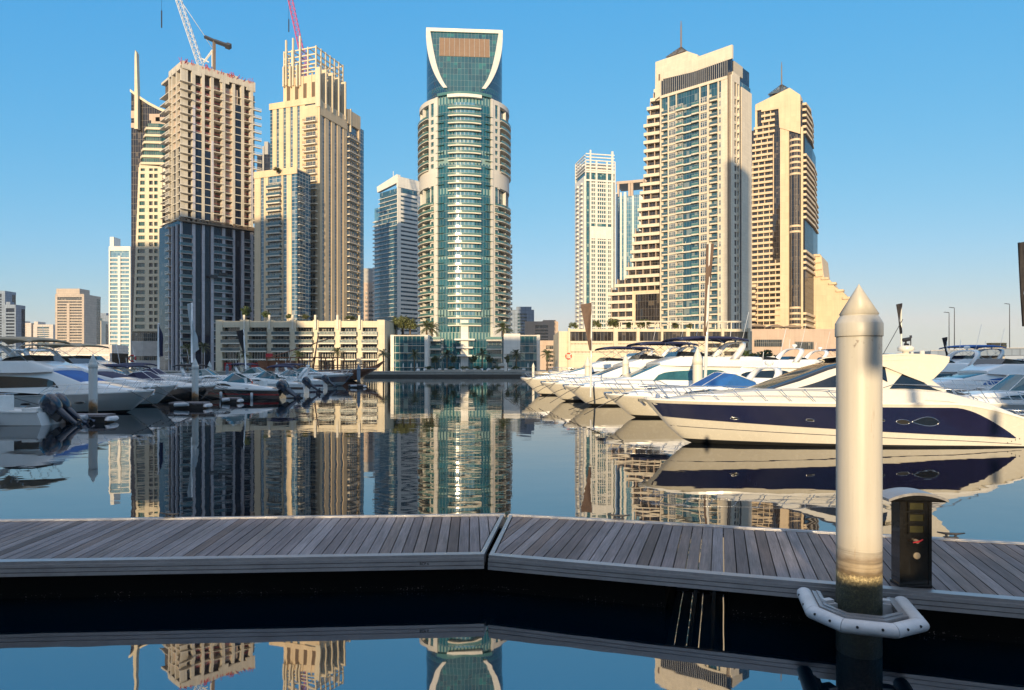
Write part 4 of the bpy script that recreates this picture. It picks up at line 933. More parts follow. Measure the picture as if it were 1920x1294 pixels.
# ---- the twin beige tower further right
T = Tower("banded_tower", "rounded-bay beige tower with balcony bands and needle mast, rightmost of the skyline", (1404, 414), (1506, 398))
W = T.W; T.D = T.sy(1531.5); D = T.D; fh = 10.45*405/1280
X = lambda px: T.wx(px); Z = lambda py: T.zz(py, W*.6); Zr = lambda py, y: T.zz(py, W, y)
b = MB(); b.box(X(1416), W-.5, .3, D*.6, 0, Z(196)); b.box(.3, X(1418), .6, D, 0, Z(235)); b.box(W-.51, W+.1, 1.5, D*.5, 0, Z(206)); T.part("glazing", b, M["bronzeglass"])
b = MB()
b.box(X(1463), X(1479.5), -.6, .4, 0, Z(238)); b.box(X(1502), W, -.6, .4, 0, Z(245)); b.box(X(1449.5), X(1451), -.4, .4, Z(400), Z(250))
b.extr([(X(1462),Z(240)),(X(1501),Z(258)),(X(1501),Z(186)),(X(1481),Z(169)),(X(1417),Z(188)),(X(1417),Z(200)),(X(1460),Z(200))], -1.0, 9)
b.box(X(1417)-.2, X(1420), -.7, 9, Z(245), Z(190))
b.box(X(1453), X(1479.5), -.4, .5, 0, Z(575))
T.part("wall", b, M["tan2"])
z = Z(612); i = 0
bl = []
while True:
    yy = CY-(z+QZ-EYE)*F/405
    if yy < 203: break
    xl = X(1404) if yy > 390 else X(1406) if yy > 300 else X(1411) if yy > 262 else X(1414) if yy > 232 else X(1428)
    xr = X(1449) if yy > 252 else X(1453) if yy > 215 else X(1461)
    if yy > 495: xr = X(1463)
    q = MB(); q.box(xl, xr, -1.1, .35, z-.1, z+1.25); q.build("balcony", M["tan2"], T.o)
    for k in range(int((xr-xl)/3.4)):
        bl.append((xl+1.6+k*3.4, 0, z+1.27))
    # right flank bands
    if not (266 < yy < 298 or 418 < yy < 474 or 516 < yy < 588):
        y1 = D*(1.0 if yy > 355 else .88 if yy > 265 else .62 if yy > 215 else .45)
        q = MB(); q.prism([(W+.0,.7),(W+1.6,.9),(W+2.4,y1*.55),(W+1.2,y1),(W-1,y1),(W-1,.7)], z-.1, z+1.25); q.build("side_balcony", M["tan2"], T.o)
    z += fh; i += 1
pq = MB(); pq.box(0, .4, -.5, .32, 0, fh-1.41); rep(T.o, "partition", pq, M["tan2"], bl)
b = MB()
for (y0, y1, w0, w1) in ((360, 612, .9, 1.0), (262, 360, .9, .85), (215, 262, .8, .6)): b.prism([(W-1,1.2),(W+.7,1.3),(W+1.3,D*w1*.55),(W+.5,D*w1-.4),(W-1,D*w1-.4)], Z(y0)+.01, Z(y1)); 
T.part("side_glazing", b, M["flankglass"])
cx_ = (X(1479.5)+X(1502))/2; hw = (X(1502)-X(1479.5))/2-.05
def halfr(mb, r, z0, z1, m=0): mb.prism([(cx_+hw*math.cos(a)*1.0, .2-r*math.sin(a)) for a in [math.pi*i/12 for i in range(13)]][::-1], z0, z1, m)
b = MB(); halfr(b, 2.6, 0, Z(262)); T.part("bay_glazing", b, M["bronzeglass"])
for a, c in ((612, 575), (440, 420), (333, 262)):
    z = Z(a)
    while z < Z(c)+.1: q = MB(); halfr(q, 3.0, z, z+1.2); q.build("bay_band", M["tan2"], T.o); z += fh
b = MB()
for i in range(1, 6):
    a = math.pi*i/6; b.box(cx_+hw*math.cos(a)-.1, cx_+hw*math.cos(a)+.1, .2-2.75*math.sin(a), .2-2.5*math.sin(a), 0, Z(262))
T.part("bay_mullion", b, M["frame"])
mx, my = X(1462), 6.0; mast_roof(T, mx, my, T.zz(180, mx, my), 6.5, T.zz(158, mx, my)-T.zz(180, mx, my), T.zz(116, mx, my))
fx = lambda px: T.wx(px, -D*.6); fz = lambda py: T.zz(py, W, D*.6)
b = MB(); b.extr([(W+.5,0),(fx(1612),0)]+[(fx(p), fz(y)) for p, y in ((1612,600),(1600,577),(1592,564),(1580,550),(1566,541),(1556,527),(1545,523),(1542,500),(1540,481),(1531,477))]+[(W+.5,fz(477))], D*.6, D+10)
T.part("stepped_flank", b, M["tan2"])
b = MB()
for i, (p, y) in enumerate(((1536,478),(1538,490),(1540,503),(1541,516),(1552,522),(1566,532),(1580,546),(1592,560))): 
    x = T.wx(p, -D*.6); b.box(x-3.6, x+.6, D*.6-1.0, D*.6+5, T.zz(y+4, W, D*.6), T.zz(y, W, D*.6))
T.part("flank_terrace", b, M["tan2"])
b = MB(); x0, x1 = X(1400), X(1407); 
for i in range(8): b.box(X(1405), X(1422+2*(i%2)), -9, -6, Z(612-i*10.5), Z(607-i*10.5))
b.box(X(1398), X(1406), -9, -2, 0, Z(530)); T.part("low_terrace", b, M["tan2"])
# ---- slim white tower and the glass one behind it
T = Tower("slim_white_tower", "slim white tower with an open louvred crown, left of the terraced block", (1097, 520), (1153, 525))
W = T.W; X = lambda px: T.wx(px); Z = lambda py: T.zz(py); fh = 8.2*520/1280; D = 24
b = MB(); b.box(.3, W-.3, .3, D, 0, Z(322)); T.part("glazing", b, M["tealglass"])
b = MB()
for q in ((1097,1098.5),(1105.5,1108),(1116.5,1119.5),(1136.5,1139),(1146,1149.5),(1152,1153.5)): b.box(X(q[0]), X(q[1]), -.8, .4, 0, Z(300 if q[0] not in (1105.5, 1146) else 281))
b.box(X(1108.1), X(1145.9), -.7, .4, Z(447), Z(424)); b.box(-.6, .29, 0, D, 0, Z(330))
for y in (322, 338): b.box(X(1098), X(1152), -.9, .6, Z(y+1.5), Z(y-1.5))
T.part("wall", b, M["white"])
b = MB()
for y in (318, 312, 306, 300, 294, 288): b.box(X(1098), X(1152), -.5, .2, Z(y+1.2), Z(y-.8)); b.box(-.4, .4, .3, D, Z(y+4), Z(y+2))
b.box(X(1098), X(1152), D-.5, D, Z(322), Z(290)); b.box(-.6, .5, D-1, D, Z(330), Z(292)); b.box(1, W-1, 2, D-2, Z(322), Z(306))
T.part("crown_louvre", b, M["white"])
for q in ((1108,1116.5),(1119.5,1136.5),(1139,1146)):
    sp_ = MB(); w_ = X(q[1])-X(q[0]); sp_.box(.02, w_-.02, -.45, .35, -.5, .55); n = max(2, int(w_/1.6))
    for i in range(n+1): x = (w_-.5)*i/n; sp_.box(x, x+.4, -.35, .3, .551, fh-.51)
    rep(T.o, "window_bay", sp_, M["white"], [(X(q[0]), 0, z) for z in flr(2, Z(330), fh) if not Z(449) < z < Z(424)], 40)
bb = balc(5, 1.4, 'solid', .3); rep(T.o, "side_balcony", bb, [M["white"], M["white"]], [T.mat('l', y, y+5, z, .6) for z in flr(2, Z(335), fh) for y in (4, 14)], 60)
T = Tower("grey_glass_tower", "pale grey and blue glass tower with an open brown roof frame behind the terraced block", (1156, 600), (1224, 590))
W = T.W; X = lambda px: T.wx(px); Z = lambda py: T.zz(py)
b = MB(); b.box(0, W, 0, 25, 0, Z(368)); T.part("glazing", b, M["skyglass"])
b = MB()
for q in ((1155.5,1158),(1163,1166),(1170,1174.5),(1185,1189),(1199,1224)): b.box(X(q[0]), X(q[1]), -.9, .4, 0, Z(362 if q[0] < 1180 else 370))
T.part("wall", b, M["white"])
b = MB(); b.box(0, W, -.9, 25, Z(346), Z(341)); 
for p in (1157, 1178, 1183, 1206, 1222): b.box(X(p), X(p)+2, -.6, 1.5, Z(370), Z(346))
T.part("roof_frame", b, M["pink"])
# ---- white ribbon tower left of the round one
T = Tower("ribbon_tower", "white and blue ribbon-windowed tower with a raked roof just left of the round tower", (711, 470), (746, 455))
W = T.W; X = lambda px: T.wx(px); Z = lambda py: T.zz(py, W); T.D = D = T.sy(792); fh = 8.05*460/1280
b = MB(); b.box(.3, W, .3, D, 0, Z(352)); T.part("glazing", b, M["blueglass"])
zs = flr(1, Z(350), fh)
q = MB(); q.box(-.6, W+.05, -.5, .4, -.12, .22); rep(T.o, "sill_band", q, M["white"], [(0,0,z) for z in zs], 50)
b = MB(); T.bx(b, 'r', -.4, D*.1, -.3, .5, 0, Z(335)); T.bx(b, 'r', D*.78, D, -.3, .5, 0, Z(350))
T.part("side_wall", b, M["white"])
q = MB(); q.box(0, D*.68, -.5, .3, -.2, 1.5); rep(T.o, "side_band", q, M["white"], [T.mat('r', D*.1+.01, 0, z) for z in zs], 45)
b = MB(); b.extr([(-1.2,Z(350)),(W+.6,Z(343)),(W+.8,Z(328)),(W-.2,Z(327)),(-1.8,Z(339))], -.8, 1.5); T.bx(b, 'r', -.5, D+.5, -.8, .9, Z(351), Z(331)); b.tube([(W*.75,.2,Z(330)),(W*.75,.2,Z(318))], .25, 6); T.part("roof_blade", b, M["white"])
b = MB(); b.box(X(700), -.6, 1, 14, 0, Z(378)); T.part("annex_glazing", b, M["skyglass"])
q = MB(); q.box(X(699), -.62, -.2, 1.2, -.3, .5); rep(T.o, "annex_balcony", q, M["white"], [(0,0,z) for z in flr(1, Z(395), fh)], 45)
T = Tower("dark_cap_block", "drab beige block with dark top between the stepped tower and the ribbon tower", (676, 520), (700, 520), "apartment block")
W = T.W; Z = lambda py: T.zz(py)
b = MB(); b.box(0, W, 0, 20, 0, Z(530)); T.part("wall", b, M["pink"]); b = MB(); b.box(.5, W, .4, 20, Z(530)+.01, Z(503)); T.part("dark_cap", b, M["grey"])
q = wind(1.6, 1.7, 1); rep(T.o, "window", q, [M["frame"], M["pane"]], [(x, -.02, z) for z in flr(3, Z(535), 3.4) for x in (1, 3.6, 6.2, 8)], 60)
T = Tower("balcony_tower", "thin edge of a cream balconied tower peeking out right of the round tower", (925, 430), (957, 430))
W = T.W; Z = lambda py: T.zz(py); b = MB(); b.box(0, W, .5, 20, 0, Z(440)); T.part("wall", b, M["tan"])
q = balc(6, 1.2, 'solid', .3); rep(T.o, "balcony", q, [M["slab"], M["slab"]], [T.mat('r', 1, 0, z) for z in flr(2, Z(442), 3.3)], 60)
# dark sliver between the unfinished and the stepped tower
T = Tower("slate_tower", "dark slate tower glimpsed between the unfinished tower and the beige stepped tower", (482, 420), (512, 420))
b = MB(); Z = lambda py: T.zz(py); b.box(0, T.W, 0, 15, 0, Z(290)); T.part("glazing", b, M["navyglass"])
b = MB(); b.box(T.wx(496), T.wx(503), -.5, 10, Z(290), Z(266)); b.box(T.wx(493), T.wx(496), -1, 6, 0, Z(275)); T.part("roof_core", b, M["grey"])
q = MB(); q.box(0, T.W, -.8, .2, -.2, .3); rep(T.o, "sill_band", q, M["grey"], [(0,0,z) for z in flr(2, Z(300), 4)], 50)
# ---- terrace block (left) on the quay
T = Tower("terrace_block", "long low cream block with rows of restaurant balconies along the left quay", (405, 240), (722, 240), "waterfront block")
W = T.W; Z = lambda py: T.zz(py); X = lambda px: T.wx(px); D = 22
bays = [(417.6,451),(468,501),(512,544),(556,587),(597.5,628),(639.5,669),(680,708)]
b = MB(); b.box(.3, W-.3, 2.2, D, 0, Z(602)); T.part("glazing", b, M["darkglass"])
b = MB(); e = 405
for i, (a, c) in enumerate(bays+[(722, 722)]):
    b.box(X(e), X(a), -.3-.4*(i % 2), 2.19, 0, Z(600)); 
    if i < 7: b.box(X(a)+.01, X(c)-.01, -.1, 2.19, Z(614), Z(602))
    e = c
b.box(W-1, W, 2.2, D, 0, Z(600)); b.box(0, 1, 2.2, D, 0, Z(600))
T.part("wall", b, M["sand"])
b = MB()
for i, (a, c) in enumerate(bays[:-1]): x = (X(c)+X(bays[i+1][0]))/2; b.box(x-.35, x+.35, -1.0, -.7, Z(618), Z(591))
T.part("fin", b, M["slab"])
for i, (a, c) in enumerate(bays):
    for y in (628, 643, 658): balc(X(c)-X(a)+.3, 1.5, 'glass', .45).build("balcony", [M["slab"], M["balcglass"]], T.o, (X(a)-.15, -.1, Z(y)))
    b = MB(); b.box(X(a)-.2, X(c)+.2, -2.0, .5, Z(675.5), Z(673)); b.build("canopy", M["slab"], T.o)
    b = MB(); w_ = X(c)-X(a)
    for k in range(7): b.box(X(a)+w_*k/6.5, X(a)+w_*k/6.5+.12, 1.9, 2.18, 0, Z(660))
    b.build("shopfront_frame", M["white"], T.o)
    if i in (0, 1, 2):
        b = MB(); b.box(X(a)+.2, X(a)+w_*.45, .6, .8, .2, Z(680)); b.build("red_screen", M["flagred"], T.o)
b = MB(); b.box(X(500.5), X(513), -1.2, -.72, Z(672), Z(663)); T.part("sign_board", b, M["flagred"])
# ---- right podium
T = Tower("car_park_block", "long low cream podium with louvred openings behind the sunlit yachts", (1065, 226), (1406, 226), "podium")
W = T.W; Z = lambda py: T.zz(py); X = lambda px: T.wx(px); D = 30
b = MB(); b.box(.4, W-.4, .8, D, 0, Z(622)); T.part("recess_wall", b, M["bronzeglass"])
b = MB()
for y0, y1 in ((622,617),(644,639.5),(659,652),(690,667)): b.box(.0, W, -.1, .79, Z(y0), Z(y1))
for a, c in ((1065,1069),(1150,1158),(1193,1199),(1239,1243),(1286,1293),(1318,1326),(1352,1357),(1402,1406)): b.box(max(0, X(a)), X(c), -.5, .78, 0, Z(617)+.3)
b.box(-3, .0, .8, D, 0, Z(621)); b.box(W, W+1, .8, D, 0, Z(621))
T.part("wall", b, M["sand"])
b = MB()
for a, c in ((1069,1150),(1158,1193),(1199,1239),(1243,1286),(1293,1318)):
    n = int((c-a)/2.6)
    for i in range(n): x = X(a)+(X(c)-X(a))*(i+.5)/n; b.box(x-.14, x+.14, .1, .3, Z(652), Z(644)); b.box(x-.14, x+.14, .1, .3, Z(667)+.3, Z(659))
    b.box(X(a), X(c), .31, .5, Z(652), Z(646)); b.box(X(a), X(c), .31, .5, Z(667), Z(661.5))
T.part("louvre_screen", b, M["tan"])
b = MB()
for a in range(1166, 1410, 23): b.box(X(a)-.15, X(a)+.15, 1, 1.3, Z(622), Z(603)); b.box(X(a)-.15, X(a)+.15, 5, 5.3, Z(622), Z(603))
b.box(X(1163), X(1404), .8, 1.5, Z(603), Z(601.5)); b.box(X(1163), X(1404), 4.8, 5.5, Z(603), Z(601.5)); T.part("pergola", b, M["slab"])
T = Tower("windowless_block", "low brown stone block with flat canopies between the podium and the banded tower", (1406, 330), (1640, 330), "podium")
Z = lambda py: T.zz(py); X = lambda px: T.wx(px)
b = MB(); b.box(0, T.W, 0, 30, 0, Z(617)); T.part("wall", b, M["pink"])
b = MB(); b.box(X(1414), X(1466), -.3, .1, Z(650), Z(637)); b.box(X(1490), X(1525), -.3, .1, Z(655), Z(641)); T.part("opening", b, M["darkglass"])
for a, c, y in ((1410,1443,610),(1452,1475,611),(1478,1512,612)):
    b = MB(); x0, x1 = X(a), X(c); b.extr([(x0,Z(y+1)),(x1,Z(y+1)),(x1,Z(y)),((x0+x1)/2,Z(y-4)),(x0,Z(y))], 4, 12)
    for x in (x0+.3, x1-.6): b.box(x, x+.3, 5, 5.3, Z(617), Z(y+1))
    b.build("canopy", M["frame"], T.o)
# ---- far skyline
def far_tower(name, label, p0, p1, py, Y, wm, gm, fhp, cap=None, ew=.12, group="distant towers", bandk=.45, core=None):
    T = Tower(name, label, (p0, Y), (p1, Y), "distant tower", None); W = T.W; zt = T.zz(py); fh = fhp*Y/1280
    b = MB(); b.box(.3, W-.3, .5, W*.8+6, 0, zt-1); T.part("glazing", b, gm)
    b = MB(); b.box(-.2, W*ew, -.8, W*.7, 0, zt); b.box(W*(1-ew), W+.2, -.8, W*.7, 0, zt-.02); b.box(0, W, -.9, W*.8+6, zt-fh, zt+.4)
    if core: b.box(W*core[0], W*core[1], -1.1, .6, 0, T.zz(core[2]))
    if cap: b.box(W*cap[0], W*cap[1], 1, W*.6, zt+.39, T.zz(cap[2]))
    T.part("wall", b, wm)
    q = MB(); q.box(W*ew, W*(1-ew), -.7, .55, 0, fh*bandk); rep(T.o, "floor_band", q, wm, [(0,0,z) for z in flr(1, zt-fh, fh)], 45)
    return T
far_tower("curved_roof_tower", "pale slender distant tower with raked top left of the sail-roof tower", 205, 245, 463, 760, M["white"], M["skyglass"], 7.6, (0, .18, 444), .05, core=(.42, .54, 480), bandk=.28)
far_tower("beige_distant_tower", "beige horizontally banded distant tower standing apart at left", 104.5, 158, 552, 900, M["dull"], M["darkglass"], 5.2, (.0, .82, 541), .07, bandk=.5, core=(.4, .5, 570))
far_tower("grey_distant_tower", "narrow blue-grey distant tower just right of the beige banded one", 158, 171, 574, 950, M["farblue"], M["blueglass"], 5, (.5, .95, 566), .2)
far_tower("dark_distant_tower", "dark blue distant tower cut by the left edge of the photo", -14, 10, 546, 900, M["farblue"], M["navyglass"], 5, None, .25)
far_tower("balconied_distant_tower", "dark blue balconied distant tower next to the photo's left edge", 10, 30, 572, 880, M["farblue"], M["navyglass"], 6, (0, .4, 566), .1)
far_tower("pale_distant_block", "pale pink distant block left of the beige banded tower", 31, 59, 606, 1150, M["far"], M["far"], 4, (.1, .5, 602), .3)
far_tower("twin_distant_block", "pale grey distant block directly left of the beige banded tower", 63, 100, 609, 1150, M["far"], M["blueglass"], 4, (.0, .2, 603), .2)
far_tower("peach_distant_block", "peach distant block right of the narrow blue-grey tower", 171, 190, 602, 1000, M["tan"], M["darkglass"], 5, (0, .2, 588), .25)
far_tower("slate_distant_block", "broad slate-blue distant block left of the slender raked tower", 176, 204, 592, 1040, M["farblue"], M["blueglass"], 5, (.1, .8, 587), .4)
far_tower("low_distant_block", "low stone block with roof machinery right of the round tower", 985, 1046, 604, 460, M["pink"], M["darkglass"], 6, (.55, .95, 600), .3)
far_tower("drum_distant_block", "grey distant block with a rounded upper storey right of the round tower", 957, 1001, 582, 560, M["farblue"], M["blueglass"], 6, (.25, .9, 575), .3)
far_tower("brown_corner_block", "brown low block between the pavilion's cream wall and the podium", 1010, 1056, 640, 380, M["pink"], M["darkglass"], 8, None, .3)
for q in ((52, 90, 642), (96, 160, 640), (150, 206, 645)):
    pass
T = Tower("low_shore_block", "low pale shore block in front of the beige banded tower at left", (40, 620), (206, 620), "waterfront block")
b = MB(); b.box(0, T.W, 0, 30, 0, T.zz(662)); b.box(T.W*.35, T.W, 3, 30, 0, T.zz(646)); T.part("wall", b, M["far"])
q = MB(); q.box(0, T.W, -.6, .2, 0, 1.6); rep(T.o, "floor_band", q, M["white"], [(0,0,z) for z in (3, 7.5, 12)])
# ---- buildings behind the photographer: their shadows lie over the left marina and the feet of the towers
KA, KE = math.tan(R(SUN_AZ)), math.tan(R(SUN_EL))/math.cos(R(SUN_AZ))
def caster(label, Yc, Yt, X0, X1, Zt, dep=14, steps=None):
    """block at Yc whose shadow covers X0..X1 up to height Zt at distance Yt"""
    t = thing("quayside_building", label, "building", (X0-KA*(Yt-Yc), Yc-dep, 1.15)); H = Zt+KE*(Yt-Yc)-1.15; Wd = X1-X0
    b = MB(); b.box(0, Wd, 0, dep, 0, H); b.build("wall", M["sand"], t)
    q = wind(2.2, 1.8, 2); n = max(1, int(Wd/4)); fl = [(1+4*i, dep+.05, 2+3.5*k) for k in range(int(H/3.5)) for i in range(n)]
    rep(t, "window", q, [M["white"], M["pane"]], [Matrix.Translation(p) @ Matrix.Rotation(R(180), 4, 'Z') @ Matrix.Translation((-2.2,0,0)) for p in fl if p[0]+2.4 < Wd], 40)
    return t
caster("tall building behind the camera shading the unfinished tower", -100, 290, -152, -96, 66)
caster("tallest building behind the camera shading the sail-roof tower", -104, 350, -202, -167, 66)
caster("wide building behind the camera shading the terrace block", -60, 240, -112, -76, 20)
caster("middle building behind the camera shading the round tower's foot", -62, 240, -42, 10, 14.5)
caster("slender tower behind the camera shading the parapet tower's right edge", -100, 265, 83.2, 93, 84, 8)
caster("long building behind the camera shading the left marina", -30, 60, -120, -13, 9.5)
caster("building behind the camera shading the far right boats", -34, 40, 24.5, 120, 10.5)
# ------------------------------------------------------------------ plants
def palm_mesh(seed, nf=30, fl=2.6):
    r = random.Random(seed); b = MB()
    for i in range(nf):
        az = i*2.399+r.uniform(-.2,.2); el = R(r.uniform(-35, 78)); L = fl*r.uniform(.8, 1.1); d = Vector((math.cos(az), math.sin(az), 0)); sd = Vector((-d.y, d.x, 0)); pts = []
        for k in range(8):
            s = k/7*L; dr = .42*(s/L)**2*L*(1.0 if el > 0 else .6)
            pts.append(d*(s*math.cos(el))+Vector((0,0,s*math.sin(el)-dr)))
        for k in range(7):
            p, q = pts[k], pts[k+1]; b.face([p+sd*.02, p-sd*.02, q-sd*.02, q+sd*.02])
            for h in (0, .33, .66):
                c = p+(q-p)*h; w = .62*fl/2.6*math.sin(math.pi*min(.98, .12+.86*(k+h)/7))**.7; f = (q-p).normalized()
                for sg in (-1, 1):
                    tip = c+sd*sg*w*.8+f*w*.6-Vector((0,0,w*(.25+.3*r.random()))); b.face([c, c+f*.10, tip])
    return b
PALM = [palm_mesh(s).mesh("crown", M["frond"]) for s in (1, 2, 3)]
tr = MB(); rr = random.Random(4); tr.lathe([(.20-.05*k/14+(.03 if k % 2 else 0), k/14) for k in range(15)], 9)
TRUNK = tr.mesh("trunk", M["bark"])
def palm(label, px, ytop, Y, zb, s=1.0, k=0, group="date palms along the quay"):
    x = PX(px, Y); h = PZ(ytop, Y)-zb-1.5*s; t = thing("palm_tree", label, "palm tree", (x, Y, zb), rnd.uniform(0, 6), group)
    o = bpy.data.objects.new("trunk", TRUNK); col.objects.link(o); o.parent = t; o.scale = (1.1*s, 1.1*s, h)
    o = bpy.data.objects.new("crown", PALM[k % 3]); col.objects.link(o); o.parent = t; o.location = (0, 0, h); o.scale = (s, s, s)
    return t
def bush_mesh(seed, n=700, lumps=7, leaf=.16):
    r = random.Random(seed); b = MB(); L = [(r.uniform(-.6,.6), r.uniform(-.6,.6), r.uniform(-.45,.55), r.uniform(.3,.6)) for _ in range(lumps)]
    for i in range(n):
        x, y, z, q = r.choice(L); v = Vector((r.gauss(0,1), r.gauss(0,1), r.gauss(0,1))).normalized()*q*(r.random()**.35)
        c = Vector((x, y, z))+v; a = Vector((r.gauss(0,1), r.gauss(0,1), r.gauss(0,1))).normalized(); d = a.cross(Vector((r.gauss(0,1), r.gauss(0,1), r.gauss(0,1)))).normalized()
        s = leaf*r.uniform(.6, 1.3); b.face([c-a*s, c+d*s*.5, c+a*s, c-d*s*.5])
    return b
BUSH = [bush_mesh(s).mesh("crown", M["leaf"]) for s in (11, 12)]+[bush_mesh(13).mesh("crown", M["leaf2"])]
STEM = MB(); STEM.lathe([(.07,-.0),(.05,.5),(.04,1)], 7); STEM.tube([(0,0,.7),(.25,.1,1.1)], .025, 5); STEM.tube([(0,0,.75),(-.2,-.15,1.15)], .025, 5); STEM = STEM.mesh("trunk", M["bark"])
def tree(label, px, ytop, ybase, Y, w=None, k=0, name="tree", group=None, trunk=.3):
    zb, ztop = PZ(ybase, Y), PZ(ytop, Y); h = ztop-zb; w = w or h*.5
    t = thing(name, label, name.replace("_", " "), (PX(px, Y), Y, zb), rnd.uniform(0, 6), group)
    o = bpy.data.objects.new("crown", BUSH[k]); col.objects.link(o); o.parent = t; o.location = (0, 0, h*(.5+trunk*.5)); o.scale = (w, w, h*(1-trunk)*.55)
    o = bpy.data.objects.new("trunk", STEM); col.objects.link(o); o.parent = t; o.scale = (1.2, 1.2, h*(trunk+.2))
PY_ = 222.0
for i, (px, yt, k, lab) in enumerate(((352,643,0,"palm under the unfinished tower, left of the white twisted flag"),(381,640,1,"palm under the unfinished tower, right of the white twisted flag"),(458,655,2,"shaded palm in front of the terrace block beside the black flag"),
    (559,655,1,"small sunlit palm at the terrace block's shadow edge"),(633,650,0,"sunlit palm standing alone before the terrace block"),(719,652,2,"palm at the terrace block's right corner"),
    (777,654,0,"palm in front of the left glass pavilion"),(838,654,1,"palm left of the round tower's white stairs"),(904,652,2,"palm right of the round tower's white stairs"),(968,654,0,"palm in front of the right glass pavilion"),(1026,654,1,"palm between the pavilion's cream wall and the podium"))):
    palm(lab, px, yt, PY_, QZ, 1.15, k)
for i, (px, yt, Y, k, lab) in enumerate(((742,593,262,0,"sunlit palm at the left of the roof clump over the terrace block"),(755,590,265,1,"tallest sunlit palm in the roof clump over the terrace block"),(769,594,262,2,"sunlit palm at the right of the roof clump over the terrace block"),(800,600,258,0,"dark roof palm left of the round tower's shaft"),(810,602,258,1,"dark roof palm touching the round tower's shaft"),(944,602,258,2,"dark roof palm right of the round tower's shaft"))):
    palm(lab, px, yt, Y, PZ(632, Y), 1.7, k, "palms on the podium roofs")
for px, yt, k, lab in ((745,596,2,"left golden bush of the clump on the terrace block's right roof"),(757,593,2,"tall golden bush in the middle of the clump on the terrace block's right roof"),(770,597,2,"right golden bush of the clump on the terrace block's right roof")): tree(lab, px, yt, 629, 259, 2.3, k, "tree")
for px, lab in ((816,"round clipped tree by the left pavilion palm"),(851,"round clipped tree left of the white stairs"),(887,"round clipped tree right of the white stairs"),(918,"round clipped tree under the right-hand palm"),(952,"round clipped tree beside the right pavilion")):
    tree(lab, px, 666, 689, 224, 1.25, 0, "clipped_tree", "round clipped trees on the quay", .35)
for px, yt, yb, Y, w_, k, lab in ((462,573,602,252,2.3,0,"dark tree on the terrace block's roof below the unfinished tower"),(499,583,602,252,1.8,0,"dark bushy tree on the terrace block's roof"),(541,588,602,252,1.3,0,"small tree on the terrace block's roof before the apartment wing"),(573,589,603,252,1.6,2,"yellow-green shrub on the terrace block's roof"),(657,592,604,252,2.2,2,"wide yellow-green shrub at the right of the terrace block's roof"),(519,314,326,284,1.7,2,"yellow shrub on the lower apartment block's roof"),
    (1118,600,622,232,1.8,2,"shrub on the podium roof below the slim white tower"),(1150,597,622,232,2.6,2,"spreading olive shrub on the podium roof"),(1180,600,622,232,2.0,0,"green shrub on the podium roof beside the olive one"),(1208,598,622,232,2.8,2,"largest olive shrub under the podium pergola"),(1266,604,622,232,1.4,2,"small olive shrub under the podium pergola"),(1293,606,622,232,1.4,2,"olive shrub on the podium roof under the parapet tower"),(1075,604,622,232,1.5,2,"shrub at the podium roof's left end")):
    tree(lab, px, yt, yb, Y, w_, k, "shrub" if yb-yt < 20 else "tree")
for px, k, lab in ((806,0,"low hedge mound left of the terrace chairs"),(846,0,"low hedge mound by the white stairs"),(872,2,"olive hedge mound on the quay"),(896,0,"dark hedge mound on the quay"),(930,0,"hedge mound beside the white kiosk"),(966,0,"hedge mound before the right pavilion"),(1440,0,"dark hedge behind the white yachts at right"),(1395,0,"dark hedge patch behind the yacht masts")):
    tree(lab, px, 686 if px < 1300 else 655, 695 if px < 1300 else 692, 219 if px < 1300 else 200, 1.5 if px < 1300 else 4, k, "hedge", None, .05)
for i, px in enumerate((740,756,771,782,797,862,990)):
    t = thing("parasol", "closed white parasol standing on the quay terrace", "parasol", (PX(px, 220), 220, QZ), 0, "closed white parasols on the quay")
    b = MB(); b.tube([(0,0,0),(0,0,2.6)], .05, 6); b.build("pole", M["steel"], t); b = MB(); b.lathe([(.05,1.1),(.22,1.25),(.14,2.3),(.02,2.75)], 10); b.build("canopy", M["whitecanvas"], t)
t = thing("kiosk", "small white kiosk on the quay right of the round tower's stairs", "kiosk", (PX(941, 221), 221, QZ)); b = MB(); b.box(-1.1,1.1,-.8,.8,.0,2.2); b.extr([(-1.3,2.21),(1.3,2.21),(1.3,2.35),(0,2.7),(-1.3,2.35)], -1, 1); b.build("booth", M["white"], t); b = MB(); b.box(-.8,.8,-.83,-.805,.9,1.8); b.build("hatch", M["frame"], t)
for i in range(16):
    px = 784+i*13.2; t = thing("lounge_seat", "white lounge seat on the round tower's quay terrace", "seat", (PX(px, 218), 218, QZ), rnd.uniform(-.4,.4), "white terrace seats")
    b = MB(); b.box(-.5,.5,-.4,.4,.25,.45); b.box(-.5,.5,.3,.42,.45,.9); b.box(-.5,-.42,-.4,.3,.45,.65); b.box(.42,.5,-.4,.3,.45,.65); b.box(-.45,-.4,-.35,-.3,0,.25); b.box(.4,.45,-.35,-.3,0,.25); b.box(-.45,-.4,.3,.35,0,.25); b.box(.4,.45,.3,.35,0,.25); b.build("frame", M["gel"], t)
t = thing("quay_railing", "grey metal railing along the quay in front of the terrace block", "railing", (PX(405,215), 215.2, 1.75)); ln = PX(790,215)-PX(405,215)
b = MB(); b.box(0, ln, 0, .06, 1.0, 1.06); b.box(0, ln, 0, .04, .5, .53); b.build("rail", M["darksteel"], t)
b = MB()
for i in range(int(ln/1.5)): b.box(i*1.5, i*1.5+.06, .0, .06, 0, 1.0)
b.build("post", M["darksteel"], t)
for px in (884, 925, 985, 1010): pass
for i, px in enumerate((812, 848, 888, 930, 970)):
    t = thing("planter", "long pale stone planter on the quay edge below the round tower", "planter", (PX(px, 215), 215.3, 1.74), 0, "stone planters on the quay edge"); b = MB(); b.box(-2.6,2.6,0,.9,0,.55); b.box(-2.45,2.45,.12,.8,.551,.6); b.build("trough", M["stonequay"], t)
